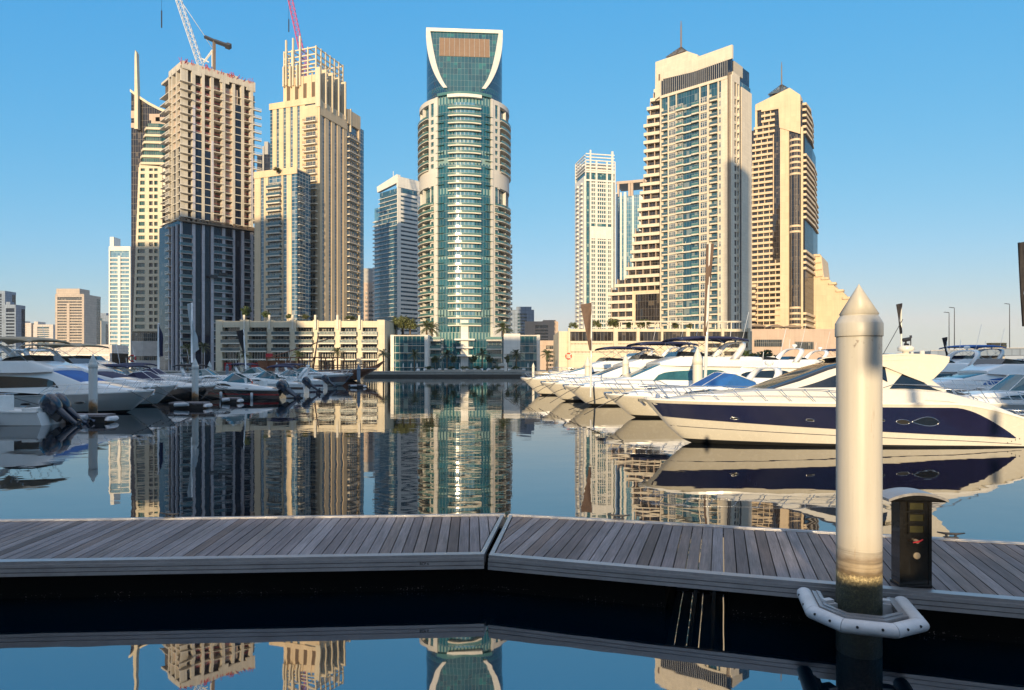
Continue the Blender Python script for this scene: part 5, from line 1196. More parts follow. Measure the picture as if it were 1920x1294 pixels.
# ------------------------------------------------------------------ boats
class Hull:
    """x from the stern to the bow, z from the water"""
    def __init__(s, L, B, z0, z1, full=.45, rake=.88): s.L, s.B, s.z0, s.z1, s.full, s.rake = L, B, z0, z1, full, rake
    def hb(s, t): 
        q = max(0.0, (t-s.full)/(1-s.full)); return s.B/2*(1-.08*max(0, .3-t)/.3)*math.sqrt(max(0, 1-q**2.3))
    def sh(s, t): return s.z0+(s.z1-s.z0)*(t**1.6)
    def P(s, t, k, side=-1, off=0):
        x = t*(s.L*s.rake+(s.L-s.L*s.rake)*k**.8)+ (1-t)*(-.15*(1-k)); y = s.hb(t)*(1-(1-k)*(.10+.5*t**2)); zc = -.02+.12*t**2
        return Vector((x, side*(y+off), zc+(s.sh(t)-zc)*k))
    def build(s, parent, mats, ks=((0,.06,2),(.06,.10,0),(.10,.92,0),(.92,1,1)), n=26):
        T_ = [1-(1-i/n)**1.5 for i in range(n+1)]; kk = [0]+[k[1] for k in ks]; b = MB()
        for sd in (-1, 1):
            rows = [[Vector((t*s.L*s.rake*.97, 0, -.6+.55*t**3)) for t in T_]]+[[s.P(t, k, sd) for t in T_] for k in kk]
            b.grid(rows, 0, True, False, lambda a, c: 2 if a == 0 else ks[a-1][2])
        tr_ = [s.P(0, k, -1) for k in kk]+[s.P(0, k, 1) for k in reversed(kk)]
        b.face(tr_, 0)
        o = b.build("hull", mats, parent)
        d = MB(); d.grid([[s.P(t, 1, sd, -.0)+Vector((0,0,.0)) for t in T_] for sd in (-1, 1)], 0, False); g = []
        for sd in (-1, 1): d.grid([[s.P(t, 1, sd, .03) for t in T_], [s.P(t, 1, sd, .03)+Vector((0,0,.07)) for t in T_], [s.P(t, 1, sd, -.12)+Vector((0,0,.07)) for t in T_], [s.P(t, 1, sd, -.12) for t in T_]], 1, False)
        d.build("deck", [M["deck"], M["gel"]], parent); return o
    def panel(s, name, mat, parent, *a, **k):
        for sd in (-1, 1): b = MB(); s.patch(b, *a, sides=(sd,), **k); b.build(name, mat, parent)
    def patch(s, mb, t0, t1, lo, hi, off=.012, n=18, sides=(-1,1), m=0):
        for sd in sides:
            T_ = [t0+(t1-t0)*i/n for i in range(n+1)]
            mb.grid([[s.P(t, lo(t)+(hi(t)-lo(t))*j/4, sd, off) for t in T_] for j in range(5)], m, True)
class House:
    """loft of cross-sections (x, half width, z base, z top, tumblehome)"""
    def __init__(s, st): s.st = sorted(st)
    def at(s, x):
        st = s.st
        if x <= st[0][0]: return st[0]
        for a, c in zip(st, st[1:]):
            if x <= c[0]: k = (x-a[0])/(c[0]-a[0]); return tuple(p+(q-p)*k for p, q in zip(a, c))
        return st[-1]
    def side(s, x, v, sd, off=0):
        _, w, z0, z1, ins = s.at(x); return Vector((x, sd*(w-ins*v+off), z0+(z1-z0)*v))
    def build(s, name, parent, mat, mt=None, glassegs=(), gl=(3, 8)):
        b = MB(); rows = []
        for (x, w, z0, z1, ins) in s.st:
            h = z1-z0; c = min(.10, h*.4)
            half = [(w, z0), (w-ins*.5, z0+h*.5), (w-ins, z1-c), (w-ins-c*.35, z1-c*.3), (w-ins-c, z1), ((w-ins-c)*.5, z1+.03), (0, z1+.04)]
            rows.append([(x, -y, z) for y, z in half]+[(x, y, z) for y, z in reversed(half[:-1])])
        b.grid(rows, 0, True, False, lambda a, c: 1 if a in glassegs and gl[0] <= c <= gl[1] else 0)
        b.face(rows[0], 0); b.face(rows[-1], 0)
        return b.build(name, [mat, mt or mat], parent)
    def panel(s, name, mat, parent, *a, **k):
        for sd in (-1, 1): b = MB(); s.patch(b, *a, sides=(sd,), **k); b.build(name, mat, parent)
    def patch(s, mb, x0, x1, lo, hi, off=.015, n=14, m=0, sides=(-1, 1)):
        for sd in sides:
            X_ = [x0+(x1-x0)*i/n for i in range(n+1)]
            mb.grid([[s.side(x, lo((x-x0)/(x1-x0))+(hi((x-x0)/(x1-x0))-lo((x-x0)/(x1-x0)))*j/3, sd, off) for x in X_] for j in range(4)], m, False)
def rail(h, parent, t0, t1, ht=.62, n=9, inset=.12, r=.02, mid=True, name="bow_rail"):
    for sd in (-1, 1):
        b = MB(); T_ = [t0+(t1-t0)*i/16 for i in range(17)]
        q = lambda t, f: h.P(t, 1, sd, -inset)+Vector((.16*f+.1*f*t, 0, ht*f*min(1, (t-t0)/(t1-t0)*6+.15)))
        b.tube([q(t, 1) for t in T_], r, 6)
        if mid: b.tube([q(t, .52) for t in T_], r*.7, 5)
        for i in range(n): t = t0+(t1-t0)*(i+.5)/n; b.tube([h.P(t, 1, sd, -inset)-Vector((.25,0,0)), q(t, 1)], r, 6)
        if sd > 0: b.tube([q(t1, 1), (q(t1, 1)+Vector((.12,0,0)))*1, Vector((q(t1,1).x+.12, 0, q(t1,1).z))], r, 6)
        else: b.tube([q(t1, 1), q(t1, 1)+Vector((.12,0,0)), Vector((q(t1,1).x+.12, 0, q(t1,1).z))], r, 6)
        b.build(name, M["steel"], parent)
def bimini(parent, x0, x1, w, z, mat, zl, crown=.22):
    b = MB(); n = 10; rows = []
    for i in range(n+1):
        k = i/n; x = x0+(x1-x0)*k; e = .18*(2*k-1)**4
        rows.append([(x, w*math.sin(R(-90+180*j/12))*(1.0), z-e-crown*(abs(j-6)/6)**2.2) for j in range(13)])
    b.grid(rows, 0, True); b.grid([[(p[0], p[1]*.985, p[2]-.05) for p in r_] for r_ in rows], 0, True)
    for e in (0, n): b.face([rows[e][j] for j in range(13)]+[(rows[e][j][0], rows[e][j][1]*.985, rows[e][j][2]-.05) for j in range(12, -1, -1)])
    o = b.build("bimini", mat, parent)
    b = MB()
    for sd in (-1, 1):
        xm = (x0+x1)/2
        for (a, c) in ((xm-.1, x0+.1), (xm+.1, x1-.1), (xm-.8, xm+.4), (x0+.2, xm-.2), (x1-.2, xm+.3)): b.tube([(a, sd*w*.93, zl), (c, sd*w*.96, z-crown-.02)], .016, 5)
    b.build("bimini_frame", M["steel"], o); return o
def arch(parent, x, w, z0, z1, mat, rake=-.9, th=.35):
    b = MB(); pts = []
    for j in range(15):
        a = math.pi*j/14; c, s_ = math.cos(a), math.sin(a); yy = w*(abs(c)**.55)*(1 if c > 0 else -1); zz = z0+(z1-z0)*(s_**.55); pts.append((x+rake*(zz-z0)/(z1-z0), yy, zz))
    rows = [[(p[0]-th*(.5+.4*(1-(p[2]-z0)/(z1-z0))), p[1], p[2]), (p[0]+th*(.5+.4*(1-(p[2]-z0)/(z1-z0))), p[1], p[2]), (p[0]+th*.5, p[1]*.93, p[2]-.09), (p[0]-th*.5, p[1]*.93, p[2]-.09)] for p in pts]
    b.grid(rows, 0, True, True); o = b.build("radar_arch", mat, parent)
    b = MB(); xx = x+rake; b.lathe([(.01,z1+.38),(.2,z1+.36),(.26,z1+.25),(.2,z1+.12),(.08,z1+.1),(.08,z1-.02)], 14, (xx, 0)); b.build("radar_dome", M["gel"], o)
    b = MB(); b.tube([(xx, w*.55, z1-.02), (xx-.5, w*.6, z1+2.2)], .014, 5); b.tube([(xx, -w*.5, z1-.02), (xx-.1, -w*.5, z1+.9)], .02, 5); b.build("aerial", M["gel"], o)
    return o
def outboard(parent, y, x=-.25, z=.55, s=1.0, tilt=52):
    """cowling, midsection and gearcase, tilted up"""
    b = MB(); rows = []
    for (zz, lx, ly, cx) in ((.0,.20,.15,-.06),(.10,.27,.19,-.08),(.30,.31,.21,-.11),(.48,.30,.20,-.13),(.60,.24,.16,-.13),(.66,.12,.08,-.12),(.675,.01,.01,-.12)):
        rows.append([(cx+lx*(abs(math.cos(2*math.pi*j/16))**.75)*math.copysign(1, math.cos(2*math.pi*j/16)), ly*(abs(math.sin(2*math.pi*j/16))**.75)*math.copysign(1, math.sin(2*math.pi*j/16)), zz) for j in range(16)])
    b.grid(rows, 0, True, True)
    o = b.build("outboard_motor", M["motor"], parent); o.location = (x, y, z); o.rotation_euler = (0, R(tilt), 0); o.scale = (s, s, s)
    b = MB(); b.grid([[(-.10+.15*k*math.cos(2*math.pi*j/10), .10*k*math.sin(2*math.pi*j/10), zz) for j in range(10)] for zz, k in ((.02,1.0),(-.25,.8),(-.6,.55),(-.75,.6))], 0, True, True)
    b.tube([(-.34,0,-.78),(-.2,0,-.78),(.05,0,-.76),(.12,0,-.76)], [.03,.075,.08,.02], 10); b.box(-.22,.0,-.012,.012,-.98,-.75)
    for k in range(3): a = 2.094*k; b.face([(-.33,.02*math.cos(a),-.78+.02*math.sin(a)),(-.36,.17*math.cos(a-.3),-.78+.17*math.sin(a-.3)),(-.31,.17*math.cos(a+.4),-.78+.17*math.sin(a+.4))])
    b.build("gearcase", M["motor"], o); b = MB(); b.box(-.02,.20,-.10,.10,-.22,.06); b.build("bracket", M["darksteel"], o); return o
def porthole(h, parent, t, k, w=.32, hh=.11, r=.016):
    for sd in (-1, 1):
        c = h.P(t, k, sd, .0); e = (h.P(t+.01, k, sd)-h.P(t-.01, k, sd)).normalized(); u = (h.P(t, k+.05, sd)-h.P(t, k-.05, sd)).normalized(); nn = e.cross(u)*(1 if e.cross(u).y*sd > 0 else -1)
        b = MB(); r1 = [c+nn*.02+e*w*math.cos(a)*1.0+u*hh*math.sin(a) for a in [2*math.pi*j/20 for j in range(20)]]; b.tube(r1+[r1[0]], r, 5); o = b.build("porthole", M["steel"], parent); b = MB(); b.face([p-nn*.008 for p in r1]); b.build("pane", M["rubber"], o)
def place(name, label, cat, bow, ang, L, group=None):
    Y = bow[1]; d = Vector((math.cos(R(ang)), math.sin(R(ang)))); p = Vector((PX(bow[0], Y), Y))-d*L
    return thing(name, label, cat, (p.x, p.y, 0), R(ang), group)
def boat(name, label, bow, ang, L, B, z0=1.05, z1=1.55, style="fly", hm="gel", ks=None, stripe=None, cover=None, bim=None, win="tint", ports=(), motors=0, arch_=True, top=1.0, flag=False, hullwin=False):
    t = place(name, label, "yacht" if style == "fly" else "motorboat", bow, ang, L); h = Hull(L, B, z0, z1); G = M["gel"]
    h.build(t, [M[hm], G, M["antifoul"]], ks or ((0,.05,2),(.05,.10,0),(.10,.93,0),(.93,1,1)))
    if stripe: h.panel("hull_stripe", M[stripe[0]], t, .0, .97, lambda q: stripe[1], lambda q: stripe[2])
    if hullwin: h.panel("hull_window", M["tint"], t, .12, .58, lambda q: .99-.02*q, lambda q: 1.0+.42*max(0,(.58-q)/.46)**.6*min(1, (q-.11)*9))
    for p in ports: porthole(h, t, p, .55)
    b = MB(); b.tube([h.P(1,1,1)+Vector((-.35,0,.1)), h.P(1,1,1)+Vector((.12,0,.08))], .06, 8); b.bar(h.P(1,1,1)+Vector((.1,0,.06)), h.P(1,1,1)+Vector((-.12,0,-.25)), .07); b.bar(h.P(1,1,1)+Vector((-.02,-.16,-.18)), h.P(1,1,1)+Vector((-.02,.16,-.18)), .06); b.build("anchor", M["steel"], t)
    S = lambda f: h.sh(f)+.06
    if style != "open": rail(h, t, .50, .985, .62, 8)
    W_ = lambda f, i=.35: max(.12, h.hb(f)-i)
    if style == "fly":
        zr = S(.5)+1.55*top
        H1 = House([(L*.16, W_(.2), S(.2)-.3, zr, .30), (L*.56, W_(.5), S(.5)-.1, zr, .34), (L*.70, W_(.68), S(.68)-.1, S(.68)+.72, .25), (L*.84, W_(.82,.45), S(.82)-.1, S(.82)+.34, .15), (L*.93, W_(.92,.3), S(.92)-.08, S(.92)+.06, .05)])
        H1.build("cabin", t, G, M[cover or "wshield"], (1,))
        H1.panel("cabin_window", M[win], t, L*.20, L*.60, lambda k: .40-.02*k, lambda k: .40+.46*(1-(2*k-1)**4)**.5*(1-.35*k))
        H2 = House([(L*.06, W_(.2,.30), zr-.12, zr+.55, .02), (L*.12, W_(.2,.28), zr-.16, zr+.60, .05), (L*.46, W_(.45,.40), zr-.12, zr+.62, .12), (L*.56, W_(.55,.55), zr-.06, zr+.14, .12)])
        H2.build("flybridge", t, G)
        b = MB(); zz = zr+.60
        b.grid([[(L*(.44+.03*k), y, zz+.38*(1-k)) for y in (-W_(.45,.75), -W_(.45,1.1), 0, W_(.45,1.1), W_(.45,.75))] for k in (0, 1)], 0, False)
        for sd in (-1, 1): b.face([(L*.44, sd*W_(.45,.75), zz+.38), (L*.47, sd*W_(.45,.75), zz), (L*.30, sd*W_(.45,.62), zz), (L*.33, sd*W_(.45,.62), zz+.22)])
        b.build("fly_windscreen", M["tint"], t)
        b = MB()
        for sx in (.30, .40): b.box(L*sx, L*sx+.45, -.7, .7, zr+.1, zr+.95); 
        b.build("fly_seat", M["whitecanvas"], t)
        if arch_: arch(t, L*.20, W_(.2,.28), zr+.4, zr+1.75, G, -1.0, .42)
        if bim: bimini(t, L*.13, L*.47, W_(.3,.25), zr+2.15, M[bim], zr+.55)
    elif style == "express":
        H1 = House([(L*.06, W_(.1,.22), S(.1)-.2, S(.1)+.12, .03), (L*.30, W_(.3,.22), S(.3)-.2, S(.3)+.42, .06), (L*.52, W_(.5,.30), S(.5)-.1, S(.5)+.62, .14), (L*.72, W_(.7,.38), S(.7)-.1, S(.7)+.46, .18), (L*.92, W_(.9,.3), S(.9)-.06, S(.9)+.06, .05)])
        H1.build("cabin", t, G)
        H1.panel("cabin_window", M[win], t, L*.46, L*.68, lambda k: .45, lambda k: .45+.3*math.sqrt(max(0, 1-(2*k-1)**2)))
        zt = S(.5)+.62; w1, w0 = W_(.5,.45), W_(.5,.62); b = MB()
        fr = [(L*.58, -w1*.55, zt), (L*.585, 0, zt), (L*.58, w1*.55, zt)]; ft_ = [(L*.47, -w0*.5, zt+.75), (L*.475, 0, zt+.78), (L*.47, w0*.5, zt+.75)]
        b.grid([[(L*.33, -w1, zt-.15)]+[(L*.50, -w1, zt-.05)]+fr+[(L*.50, w1, zt-.05)]+[(L*.33, w1, zt-.15)], [(L*.35, -w0, zt+.25)]+[(L*.44, -w0, zt+.68)]+ft_+[(L*.44, w0, zt+.68)]+[(L*.35, w0, zt+.25)]], 0, False); b.build("windscreen", M[cover or "wshield"], t)
        b = MB(); q = [(L*.35, -w0, zt+.26), (L*.44, -w0, zt+.69)]+ft_+[(L*.44, w0, zt+.69), (L*.35, w0, zt+.26)]; b.tube(q, .03, 6)
        for a, c in ((fr[0], ft_[0]), (fr[2], ft_[2])): b.tube([a, c], .025, 5)
        b.build("windscreen_frame", G, t)
        b = MB(); b.box(L*.16, L*.2, -W_(.2,.7), W_(.2,.7), S(.2), S(.2)+.75); b.box(L*.37, L*.41, -.9, -.3, S(.3)+.2, S(.3)+1.0); b.build("cockpit_seat", M["whitecanvas"], t)
        if arch_: arch(t, L*.30, W_(.3,.25), S(.3)+.3, S(.3)+1.75, G, -.9, .36)
        if bim: bimini(t, L*.12, L*.42, W_(.3,.3), S(.3)+2.1, M[bim], S(.3)+.4)
    else:
        H1 = House([(L*.42, W_(.45,.7), S(.45)-.3, S(.45)+.55, .1), (L*.54, W_(.5,.8), S(.5)-.3, S(.5)+.62, .15), (L*.66, W_(.65,.6), S(.6)-.2, S(.6)+.15, .1), (L*.9, W_(.9,.25), S(.9)-.08, S(.9)+.04, .03)]); H1.build("console", t, G)
        b = MB(); z = S(.5)+.58; b.grid([[(L*.56, -.55, z), (L*.58, 0, z), (L*.56, .55, z)], [(L*.51, -.45, z+.5), (L*.52, 0, z+.52), (L*.51, .45, z+.5)]], 0, False); b.face([(L*.56,-.55,z),(L*.51,-.45,z+.5),(L*.44,-.5,z+.1),(L*.44,-.55,z)]); b.face([(L*.56,.55,z),(L*.51,.45,z+.5),(L*.44,.5,z+.1),(L*.44,.55,z)]); b.build("windscreen", M["wshield"], t)
        b = MB(); b.box(L*.30, L*.36, -.5, .5, S(.3)-.2, S(.3)+.7); b.box(L*.02, L*.12, -W_(.1,.3), W_(.1,.3), S(.1)-.3, S(.1)+.15); b.build("seat", M["whitecanvas"], t)
        rail(h, t, .55, .97, .3, 5, .12, .014, False)
        if bim:
            b = MB(); zt = S(.4)+1.75; b.prism([(L*.30,-.95),(L*.58,-.85),(L*.60,0),(L*.58,.85),(L*.30,.95)], zt, zt+.08); o = b.build("hardtop", M[bim], t); b = MB()
            for sx in (.36, .54):
                for sd in (-1, 1): b.tube([(L*sx, sd*.6, S(.4)), (L*sx, sd*.75, zt)], .025, 5)
            b.build("hardtop_post", M["steel"], o)
    if style != "open":
        for f in (.62, .78):
            b = MB(); b.box(L*f-.28, L*f+.28, -.28, .28, S(f)+.02, S(f)+(.78 if style == 'fly' and f < .7 else .50 if f < .7 else .40))
            b.build("deck_hatch", M["tint"], t)
    b = MB()
    for sd in (-1, 1): p = h.P(.93, 1, sd, -.1); b.tube([p+Vector((0,0,.1)), p+Vector((1.2,sd*.5,-.35)), p+Vector((2.6,sd*1.1,-h.z1+.35))], .022, 5)
    b.build("mooring_line", M["darksteel"], t)
    b = MB()
    for f in (.3, .5, .93):
        for sd in (-1, 1): p = h.P(f, 1, sd, -.08); b.tube([p+Vector((-.16,0,.13)), p+Vector((.16,0,.13))], .03, 6); b.box(p.x-.06, p.x+.06, p.y-.03, p.y+.03, p.z+.05, p.z+.12)
    b.build("cleat", M["steel"], t)
    if motors:
        for i in range(motors): outboard(t, (i-(motors-1)/2)*.68, -.40, h.z0*.92, 1.5)
    else:
        b = MB(); b.box(-.75, .02, -h.hb(0)*.9, h.hb(0)*.9, .28, .36); b.build("swim_platform", M["teak"], t)
    for i, (f, sd) in enumerate(((.25, 1), (.55, 1), (.25, -1), (.55, -1))):
        p = h.P(f, .9, sd, .13); b = MB(); b.tube([p+Vector((0,0,-.15)), p+Vector((0,0,-.2)), p+Vector((0,0,-.75)), p+Vector((0,0,-.82))], [.03,.12,.12,.03], 9); b.build("fender", M["fender"], t)
    if flag:
        b = MB(); b.tube([(.1, 0, h.z0), (-.35, 0, h.z0+1.5)], .02, 5); o = b.build("flag_staff", M["gel"], t); b = MB(); b.grid([[(-.1-.25*k, .0+.05*math.sin(j*1.4), h.z0+.75+.7*k-.1*j) for k in (0, .5, 1)] for j in range(5)], 0, True); b.build("ensign", M["flagred"], o)
    return t, h
# ---- left marina (bows to the right unless they carry outboards)
boat("flybridge_yacht", "white flybridge yacht with tan bimini and bright blue windscreen cover, nearest of the left marina", (287, 43.0), -3, 12.6, 4.1, .98, 1.32, "fly", cover="bluecover", bim="tancanvas", ports=(.48, .74), flag=True, top=.95, hullwin=True, ks=((0,.05,2),(.05,.62,0),(.62,.65,1),(.65,.93,0),(.93,1,1)))
boat("motor_yacht", "white motor yacht with navy windscreen cover showing behind the blue-covered yacht", (329, 50.5), -4, 13.0, 4.3, 1.1, 1.45, "fly", cover="navycanvas", ports=(.7,), arch_=False, top=.8)
boat("motor_yacht", "white yacht with a cream hardtop canopy in the second row of the left marina", (352, 64), -3, 17, 4.8, 1.2, 1.7, "fly", bim="tancanvas", top=1.0)
boat("motor_yacht", "white flybridge yacht furthest back at the left edge of the left marina", (220, 92), -3, 18, 5, 1.4, 2.0, "fly", bim="whitecanvas")
boat("sports_cruiser", "black-hulled cruiser with white deck, bow by the white twisted flag", (404, 57), -5, 11.5, 3.6, .95, 1.3, "express", hm="black", cover="navycanvas", arch_=True, bim="navycanvas")
boat("outboard_boat", "black and red hulled sports boat with twin dark outboards at right", (338, 62), 184, 9.0, 2.8, .80, 1.15, "express", hm="black", stripe=("red", .42, .58), motors=2, arch_=False)
boat("outboard_boat", "white boat with a black flash and one black outboard, behind the black and red boat", (412, 76), 183, 9.4, 2.9, .95, 1.25, "express", stripe=("black", .45, .72), motors=1, arch_=False, bim="navycanvas")
boat("outboard_boat", "white outboard boat furthest right in the left row, nearest the pile", (462, 92), 183, 10.4, 3.0, 1.0, 1.3, "express", stripe=("navy", .3, .6), motors=1, arch_=True)
boat("sports_cruiser", "navy-hulled cruiser with raked radar arch, bow rightmost in the left marina", (661, 106), -6, 13.5, 4.0, 1.3, 1.85, "express", hm="navy", ks=((0,.3,1),(.3,.85,0),(.85,1,1)), bim="navycanvas")
boat("sports_cruiser", "white cruiser with raked arch behind the outboard boats", (560, 98), -6, 11.5, 3.7, 1.3, 1.7, "express", bim="navycanvas")
boat("sports_cruiser", "white cruiser with teal windscreen between the big shaded piles", (470, 84), -5, 10.5, 3.5, 1.1, 1.5, "express", bim="blackcanvas")
boat("sports_cruiser", "white cruiser with navy canopy left of the white twisted flag", (380, 78), -5, 11, 3.7, 1.2, 1.6, "express", bim="navycanvas", cover="navycanvas")
boat("outboard_boat", "small white boat with twin navy outboards in the left foreground", (-190, 34.0), 181, 7.6, 2.6, .62, .95, "open", motors=2, ks=((0,.05,2),(.05,.6,0),(.6,.64,1),(.64,.92,0),(.92,1,1)))
boat("motorboat", "white bow poking in at the photo's left edge above the outboard boat", (22, 38.5), -2, 8.0, 2.8, .9, 1.05, "open")
# ---- right marina, bows to the left
boat("motor_yacht", "white yacht with blue screen cover directly behind the navy-banded yacht", (1136, 38.5), 187, 12.6, 3.9, 1.0, 1.30, "express", hm="gel2", cover="bluecover", arch_=True, stripe=None, ports=(.6,))
boat("flybridge_yacht", "cream sunlit flybridge yacht with long navy bimini, second bow from the navy-banded yacht", (1058, 50.5), 188, 15.5, 4.5, 1.2, 1.45, "fly", hm="gel2", bim="navycanvas", cover="wshield", win="wshield", top=1.1)
boat("flybridge_yacht", "cream flybridge yacht with dark windscreen, third bow from the navy-banded yacht", (1016, 57.5), 188, 15.0, 4.4, 1.2, 1.55, "fly", hm="gel2", bim="navycanvas", cover="tint", top=1.0)
boat("flybridge_yacht", "cream yacht whose bow reaches furthest left in the right marina", (978, 70), 188, 15.5, 4.5, 1.3, 1.75, "fly", hm="gel2", bim="navycanvas", top=.9)
boat("flybridge_yacht", "large cream flybridge yacht standing tall behind the furthest-left bow", (1030, 84), 188, 19, 5.2, 1.6, 2.3, "fly", hm="gel2", top=1.15)
boat("flybridge_yacht", "white flybridge yacht with swept arch in the middle of the right marina", (1262, 64), 188, 14, 4.5, 1.2, 1.6, "fly", hm="gel2", cover="navycanvas", top=1.0)
boat("flybridge_yacht", "white yacht with radar mast behind the dark-screened cabin roof", (1345, 80), 188, 15, 4.6, 1.4, 1.9, "fly", hm="gel2", top=1.0)
boat("flybridge_yacht", "white yacht with blue bimini just left of the big cream pile", (1440, 92), 188, 15, 4.8, 1.5, 2.0, "fly", hm="gel2", bim="navycanvas", top=1.0)
boat("sports_cruiser", "white cruiser with teal windscreen seen right of the navy-banded yacht's stern", (1735, 33), 186, 9.2, 3.2, .95, 1.2, "express", arch_=False)
boat("motor_yacht", "white yacht with blue cabin windows right of the navy-banded yacht's hardtop", (1690, 47), 186, 12, 4.0, 1.1, 1.5, "fly", win="bluecover", arch_=False, top=.75)
boat("sports_cruiser", "white cruiser with hardtop at the right edge of the photo", (1835, 44), 185, 10.5, 3.6, 1.1, 1.4, "express")
boat("motor_yacht", "grey-white yacht with dark side windows far right, under the bridge", (1800, 66), 186, 13, 4.2, 1.3, 1.7, "fly", arch_=False, top=.8)
boat("motor_yacht", "white wheelhouse yacht furthest back at right under the bridge", (1830, 92), 186, 15, 4.6, 1.5, 2.0, "fly", top=.8)
boat("outboard_boat", "small dark outboard boat tucked behind the navy-banded yacht's stern", (1876, 26.5), 186, 6.2, 2.3, .7, .9, "open", hm="black", motors=1)
boat("sports_cruiser", "white open cruiser between the bridge and the hardtop cruiser at far right", (1765, 55), 186, 10, 3.4, 1.1, 1.4, "express", bim="navycanvas")
boat("flybridge_yacht", "white flybridge yacht with blue bimini beyond the navy-banded yacht's radar dome", (1668, 74), 187, 14, 4.5, 1.4, 1.9, "fly", bim="bluecover")
boat("motor_yacht", "white yacht low behind the hardtop fin of the navy-banded yacht", (1600, 58), 187, 12, 4.0, 1.2, 1.5, "fly", arch_=True, top=.8)
boat("sports_cruiser", "white cruiser with black canopy at the very right edge", (1880, 60), 186, 11, 3.6, 1.2, 1.5, "express", bim="blackcanvas")
# ---- the navy-banded yacht
YL = 13.35; t = place("hardtop_yacht", "large cream hardtop yacht with a broad navy hull band, right foreground behind the big pile", "yacht", (1208, 25.6), 180.6, YL)
h = Hull(YL, 3.9, 1.5, 1.62, .42, .885); h.sh = lambda q: 1.50+.12*q**1.6-(.62*(1-q/.22)**1.6 if q < .22 else 0); G2 = M["gel2"]
h.build(t, [G2, G2, M["antifoul"]], ((0,.055,2),(.055,.30,0),(.30,.32,0),(.32,.90,0),(.90,1,1)), 40)
h.panel("boot_stripe", M["navy"], t, .04, .993, lambda q: .10+.27*q, lambda q: .115+.27*q, .008, 40)
f1 = lambda q: .28+.34*(q-.2)+.08*(q-.2)**2 if q > .2 else .28+(.2-q)*.12
def f2(q): return .90+.02*q if q > .33 else .92*math.sqrt(max(0, (q-.035)/.295))*.62+.305*.0+.32*(q-.035)/.295+.0
def f2(q):
    if q > .22: return .935
    k = max(0, (q-.055)/.165); return .33+.605*math.sin(k*math.pi/2)**.85
h.panel("navy_band", M["navy"], t, .055, .992, f1, f2, .010, 60)
for tt, k in ((.808, .62), (.612, .62), (.425, .64)): porthole(h, t, tt, k, .15, .058, .009)
porthole(h, t, .366, .60, .24, .095, .010)
h.panel("hull_window", M["tint"], t, .268, .345, lambda q: .60-.09*math.sin(math.pi*min(1, max(0, (q-.268)/.077))**.7), lambda q: .60+.12*math.sin(math.pi*min(1, max(0, (q-.268)/.077))**.7), .02, 16)
b = MB(); wl = lambda q, s_: .60+s_*math.sin(math.pi*min(1, max(0, (q-.268)/.077))**.7)
b.tube([h.P(.268+.077*i/16, wl(.268+.077*i/16, -.09), 1, .03) for i in range(17)]+[h.P(.345-.077*i/16, wl(.345-.077*i/16, .12), 1, .03) for i in range(17)], .012, 5); b.build("window_rim", M["steel"], t)
xs = lambda px: (1912-px)*.0190
H1 = House([(xs(1909),1.55,.55,.80,.02),(xs(1880),1.72,.75,1.22,.05),(xs(1830),1.80,.95,1.58,.10),(xs(1755),1.78,1.05,1.95,.16),(xs(1660),1.76,1.05,2.06,.18),(xs(1560),1.74,1.1,2.13,.20),(xs(1470),1.66,1.15,2.08,.22),(xs(1420),1.56,1.2,2.0,.24),(xs(1370),1.42,1.25,1.92,.25),(xs(1300),1.10,1.3,1.78,.22),(xs(1245),.62,1.4,1.62,.10),(xs(1222),.22,1.45,1.58,.05)])
H1.build("coachroof", t, G2)
H2 = House([(xs(1765),1.30,1.95,2.05,.02),(xs(1748),1.40,1.95,2.25,.05),(xs(1700),1.48,1.95,3.02,.30),(xs(1640),1.52,1.95,3.12,.34),(xs(1600),1.53,1.95,3.10,.36),(xs(1545),1.50,1.95,2.82,.32),(xs(1490),1.38,1.95,2.42,.22),(xs(1432),1.15,1.93,2.02,.05)])
H2.build("cabin", t, G2, M["tint"], (4,5,6), (2, 9))
b = MB(); X0, X1 = xs(1608), xs(1442)
H2.panel("cabin_window", M["tint"], t, X0, X1, lambda k: .12, lambda k: .12+.72*(1-k)**.85*min(1, k*5+.55), .015, 16)
b = MB(); X0, X1 = xs(1757), xs(1652)
H2.panel("cabin_window", M["tint"], t, X0, X1, lambda k: .10, lambda k: .10+.62*(min(k/.64, (1-k)/.36))**1.0, .015, 16)
b = MB(); X0, X1 = xs(1650), xs(1615); H2.panel("cabin_window", M["tint"], t, X0, X1, lambda k: .30+.3*k, lambda k: .88, .015, 8)
b = MB(); zt = 3.22                                                  # hardtop with the swept fin down to the coaming
out = [(xs(1768),zt-.02),(xs(1767),zt-.20),(xs(1757),zt-.45),(xs(1738),zt-.80),(xs(1722),zt-.95),(xs(1690),zt-.72),(xs(1650),zt-.40),(xs(1600),zt-.18),(xs(1585),zt-.10),(xs(1600),zt),(xs(1680),zt+.10),(xs(1740),zt+.06)]
for sd in (-1, 1): b = MB(); b.extr(out, sd*1.30-.10, sd*1.30+.10); b.build("hardtop_fin", G2, t)
b = MB(); b.grid([[(xs(px), y*w_, z-.10*abs(y)**3) for y in (-1,-.6,0,.6,1)] for px, w_, z in ((1768,1.3,zt),(1740,1.38,zt+.10),(1690,1.42,zt+.14),(1640,1.42,zt+.10),(1590,1.38,zt-.02))], 0, True)
b.grid([[(xs(px), y*w_, z-.16-.10*abs(y)**3) for y in (-1,-.6,0,.6,1)] for px, w_, z in ((1768,1.3,zt),(1740,1.38,zt+.10),(1690,1.42,zt+.14),(1640,1.42,zt+.10),(1590,1.38,zt-.02))], 0, True); b.build("hardtop", G2, t)
